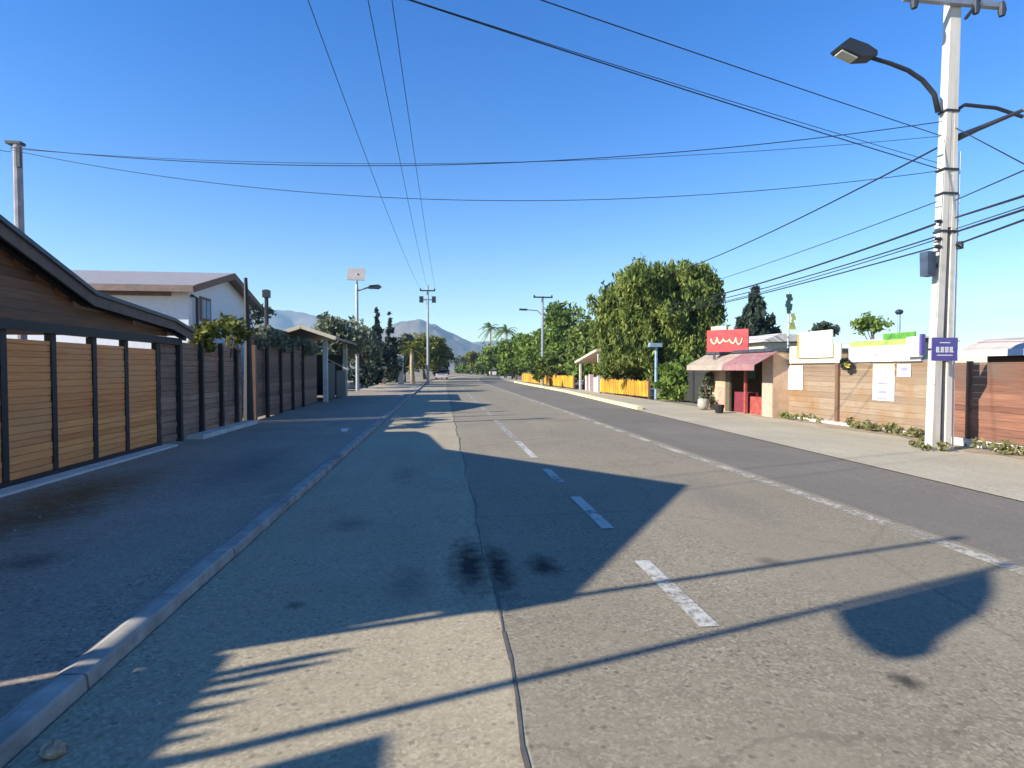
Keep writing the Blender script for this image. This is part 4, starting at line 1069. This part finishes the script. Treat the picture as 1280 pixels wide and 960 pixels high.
# sunlit low wall, pillars
T = thing('low_wall', (-5.5, 48, 0), 'low pale sunlit wall beyond the end of the left pavement', 'wall')
MB().box(-7.5, -7.2, 43, 58, 0, .55).build('wall', M['concrete'], T)
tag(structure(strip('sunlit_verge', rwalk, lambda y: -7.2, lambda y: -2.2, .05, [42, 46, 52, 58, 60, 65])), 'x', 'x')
for k in ('label', 'category'): del bpy.data.objects['sunlit_verge'][k]
for px, Y, h, w, lab in ((480, 52, 1.7, .34, 'short pale pillar on the sunlit verge at the left'), (501, 56, 2.9, .55, 'tall pale pillar beside the yellowish palm')):
    q = at(px, 470, Y); T = thing('pillar', (q.x, Y, 0), lab, 'pillar')
    MB().box(q.x-w/2, q.x+w/2, Y-w/2, Y+w/2, 0, h, .01).build('shaft', M['tan_wall'] if w < .4 else M['concrete'], T)
    MB().box(q.x-w/2-.05, q.x+w/2+.05, Y-w/2-.05, Y+w/2+.05, h+.012, h+.10).build('cap', M['concrete'], T)

# ------------------------------------------------------------------ far cars
def car(px, Y, label, paintm, L=4.2, rz=0):
    x = at(px, 470, Y).x; T = thing('car', (x, Y, 0), label, 'car', 'cars far up the road')
    w = .86
    sil = [(-L/2, .35), (L/2, .35), (L/2, .75), (L*.40, .92), (L*.22, 1.0), (-L*.28, 1.0), (-L/2, .9)]
    MB().prism([(Y+a, z) for a, z in sil], x-w, x+w).build('body', M[paintm], T)
    m = MB(); b0 = [(-L*.42, 1.0), (L*.24, 1.0)]; b1 = [(-L*.30, 1.5), (L*.08, 1.5)]
    m.add([(x-w*.95, Y-b0[1][0], 1.002), (x+w*.95, Y-b0[1][0], 1.002), (x+w*.95, Y-b0[0][0], 1.002), (x-w*.95, Y-b0[0][0], 1.002), (x-w*.75, Y-b1[1][0], 1.5), (x+w*.75, Y-b1[1][0], 1.5), (x+w*.75, Y-b1[0][0], 1.5), (x-w*.75, Y-b1[0][0], 1.5)],
          [(3, 2, 1, 0), (4, 5, 6, 7), (0, 1, 5, 4), (1, 2, 6, 5), (2, 3, 7, 6), (3, 0, 4, 7)]); m.build('windows', M['glass'], T)
    MB().box(x-w*.78, x+w*.78, Y-L*.12, Y+L*.32, 1.502, 1.56).build('roof', M[paintm], T)
    for sx in (-1, 1):
        for sy in (-.31, .31): MB().tube([(x+sx*(w-.18), Y+sy*L, .32), (x+sx*(w+.015), Y+sy*L, .32)], .32, 12).build('wheel', M['tyre'], T)
        MB().box(x+sx*.65-.16, x+sx*.65+.16, Y-L/2-.02, Y-L/2-.002, .62, .80).build('headlight', M['lampglass'], T)
car(592, 150, 'dark car far away in the middle of the road', 'car_dark')
car(617, 125, 'white car far away on the right side of the road', 'car_white')
car(637, 98, 'dark car parked by the far end of the right kerb', 'car_dark')
car(552, 84, 'pale pinkish car parked below the round yellow green tree', 'car_pink')

# ------------------------------------------------------------------ small things on the ground
gx, gy = gX(66, 945)
rg = random.Random(5); m = MB(); m.ball((gx, gy, .03), .05, 8, (1.1, .8, .6))
m.v = [(a+rg.uniform(-.008, .008), b_+rg.uniform(-.008, .008), c+rg.uniform(-.006, .006)) for a, b_, c in m.v]
tag(m.build('stone', plain('tan_stone', (.42, .30, .19), .9, var=.5, scale=30), base=(gx, gy, 0)), 'small tan stone lying in the gutter by the kerb', 'stone')
gx, gy = gX(431, 539, .045)
m = MB(); m.box(gx-.07, gx+.07, gy-.12, gy+.12, .045, .10, .02); tag(m.build('litter', M['white'], base=(gx, gy, .045)), 'scrap of white litter lying on the left pavement', 'litter')
# pebbles / grit on left pavement : ground cover
rg = np.random.default_rng(77); n = 700
m = MB()
for i in range(n):
    if rg.random() < .6: x, y = -5.3+3.3*rg.random(), 1.5+9*rg.random()**1.3
    else: x, y = -1.7+.35*rg.random()**2, 1.2+14*rg.random()
    z = .045 if x < -1.95 else 0; s = .004+.010*rg.random()**3
    a = rg.random()*6.28
    p = [(x+s*math.cos(a+k*1.57)*(.7+.5*rg.random()), y+s*math.sin(a+k*1.57)*(.7+.5*rg.random()), z) for k in range(4)]
    m.add(p+[(x, y, z+s*.8)], [(0, 1, 4), (1, 2, 4), (2, 3, 4), (3, 0, 4)])
o = m.build('gravel', M['stone']); o['kind'] = 'stuff'

# ------------------------------------------------------------------ off to the left, out of the frame: what casts the near shadows
XO = -5.5
T = thing('picket_fence', (XO, 1.3, .045), 'ragged bamboo picket fence out of the frame beside the shed', 'fence')
m = MB()
for y, z in ((1.76, 2.6), (1.67, 2.55), (1.57, 2.41), (1.44, 2.38), (1.33, 2.35), (1.23, 2.34), (1.10, 2.37)):
    m.tube([(XO, y, 0), (XO, y, z-.12), (XO, y-.01, z)], [.035, .035, .008], 6)
m.build('pickets', M['post_brown'], T)
MB().box(XO-.04, XO-.01, .9, 1.98, .05, 2.26).build('board_panel', M['dark_board'], T)
T = thing('board_fence', (XO, -2, .045), 'solid dark board fence out of the frame beside the camera', 'fence')
m = MB(); z = .05
while z < 2.6: m.box(XO-.03, XO, -7, .885, z, z+.145); z += .15
m.build('board_panel', M['dark_board'], T)
for y in (-6.9, -3.2, .6): MB().box(XO+.003, XO+.1, y-.05, y+.05, 0, 2.6).build('post', M['black_timber'], T)
for a, c, lab in (((-5.35, 2.42, 0), (-5.35, 1.65, 5.3), 'slim bare pole out of the frame whose shadow crosses the road'), ((-5.35, 1.18, 0), (-5.35, 1.02, 5.17), 'slim flagpole out of the frame whose shadow crosses the foreground')):
    T = thing('slim_pole', a, lab, 'pole'); MB().tube([a, c], [.038, .03], 8).build('shaft', M['steel'], T)
    MB().ball(c, .05).build('finial', M['steel'], T)
poly = [(1.0, 4.12), (.75, 4.05), (.53, 4.03), (.40, 4.07), (.36, 4.19), (.47, 4.32), (.57, 4.62), (.74, 4.83), (.99, 5.02)]
m = MB().prism(poly, -5.36, -5.34)
tag(m.build('flag', M['flagcloth'], base=(-5.35, .6, 4.1)), 'drooping flag out of the frame hanging from the slim flagpole', 'flag')

# ------------------------------------------------------------------ light, sky, air
EL = 26.5; sv = Vector((-.958, -.287, 0)).normalized()
sund = Vector((sv.x*math.cos(R(EL)), sv.y*math.cos(R(EL)), math.sin(R(EL))))
L = bpy.data.lights.new('sun', 'SUN'); L.energy = 4.8; L.angle = R(.5); L.color = (1, .95, .84)
so = bpy.data.objects.new('sun', L); COL.objects.link(so); so.rotation_euler = (-sund).to_track_quat('-Z', 'Y').to_euler()
W = bpy.data.worlds.new('World'); SC.world = W; W.use_nodes = True
nt = W.node_tree; bg = nt.nodes['Background']
sky = nt.nodes.new('ShaderNodeTexSky'); sky.sky_type = 'NISHITA'; sky.sun_disc = False
sky.sun_elevation = R(EL); sky.sun_rotation = math.atan2(sv.x, sv.y); sky.altitude = 300; sky.air_density = 1.25; sky.dust_density = .0; sky.ozone_density = 3.0
hs = nt.nodes.new('ShaderNodeHueSaturation'); hs.inputs['Saturation'].default_value = 1.45; hs.inputs['Hue'].default_value = .519
nt.links.new(sky.outputs[0], hs.inputs['Color']); nt.links.new(hs.outputs[0], bg.inputs['Color']); bg.inputs['Strength'].default_value = .10
# haze
m = MB(); m.box(-3350, 3350, -300, 3350, -1.03, 330)
hz = bpy.data.materials.new('haze'); hz.use_nodes = True; hn = hz.node_tree
hn.nodes.remove(hn.nodes['Principled BSDF']); pv = hn.nodes.new('ShaderNodeVolumePrincipled')
pv.inputs['Color'].default_value = (.48, .74, 1, 1); pv.inputs['Density'].default_value = .00024; pv.inputs['Anisotropy'].default_value = 0
hn.links.new(pv.outputs[0], hn.nodes['Material Output'].inputs['Volume'])
o = m.build('haze', hz); o['kind'] = 'stuff'

# ------------------------------------------------------------------ camera
cam = bpy.data.cameras.new('camera'); cam.sensor_width = 36; cam.lens = 36*F_PX/1280; cam.clip_end = 9000; cam.clip_start = .05
co = bpy.data.objects.new('camera', cam); COL.objects.link(co); co.location = (0, 0, EYE)
co.rotation_euler = FW.to_track_quat('-Z', 'Y').to_euler()
SC.camera = co
SC.view_settings.view_transform = 'Standard'; SC.view_settings.look = 'None'; SC.view_settings.exposure = 1.15; SC.view_settings.gamma = 1
SC.render.engine = 'CYCLES'
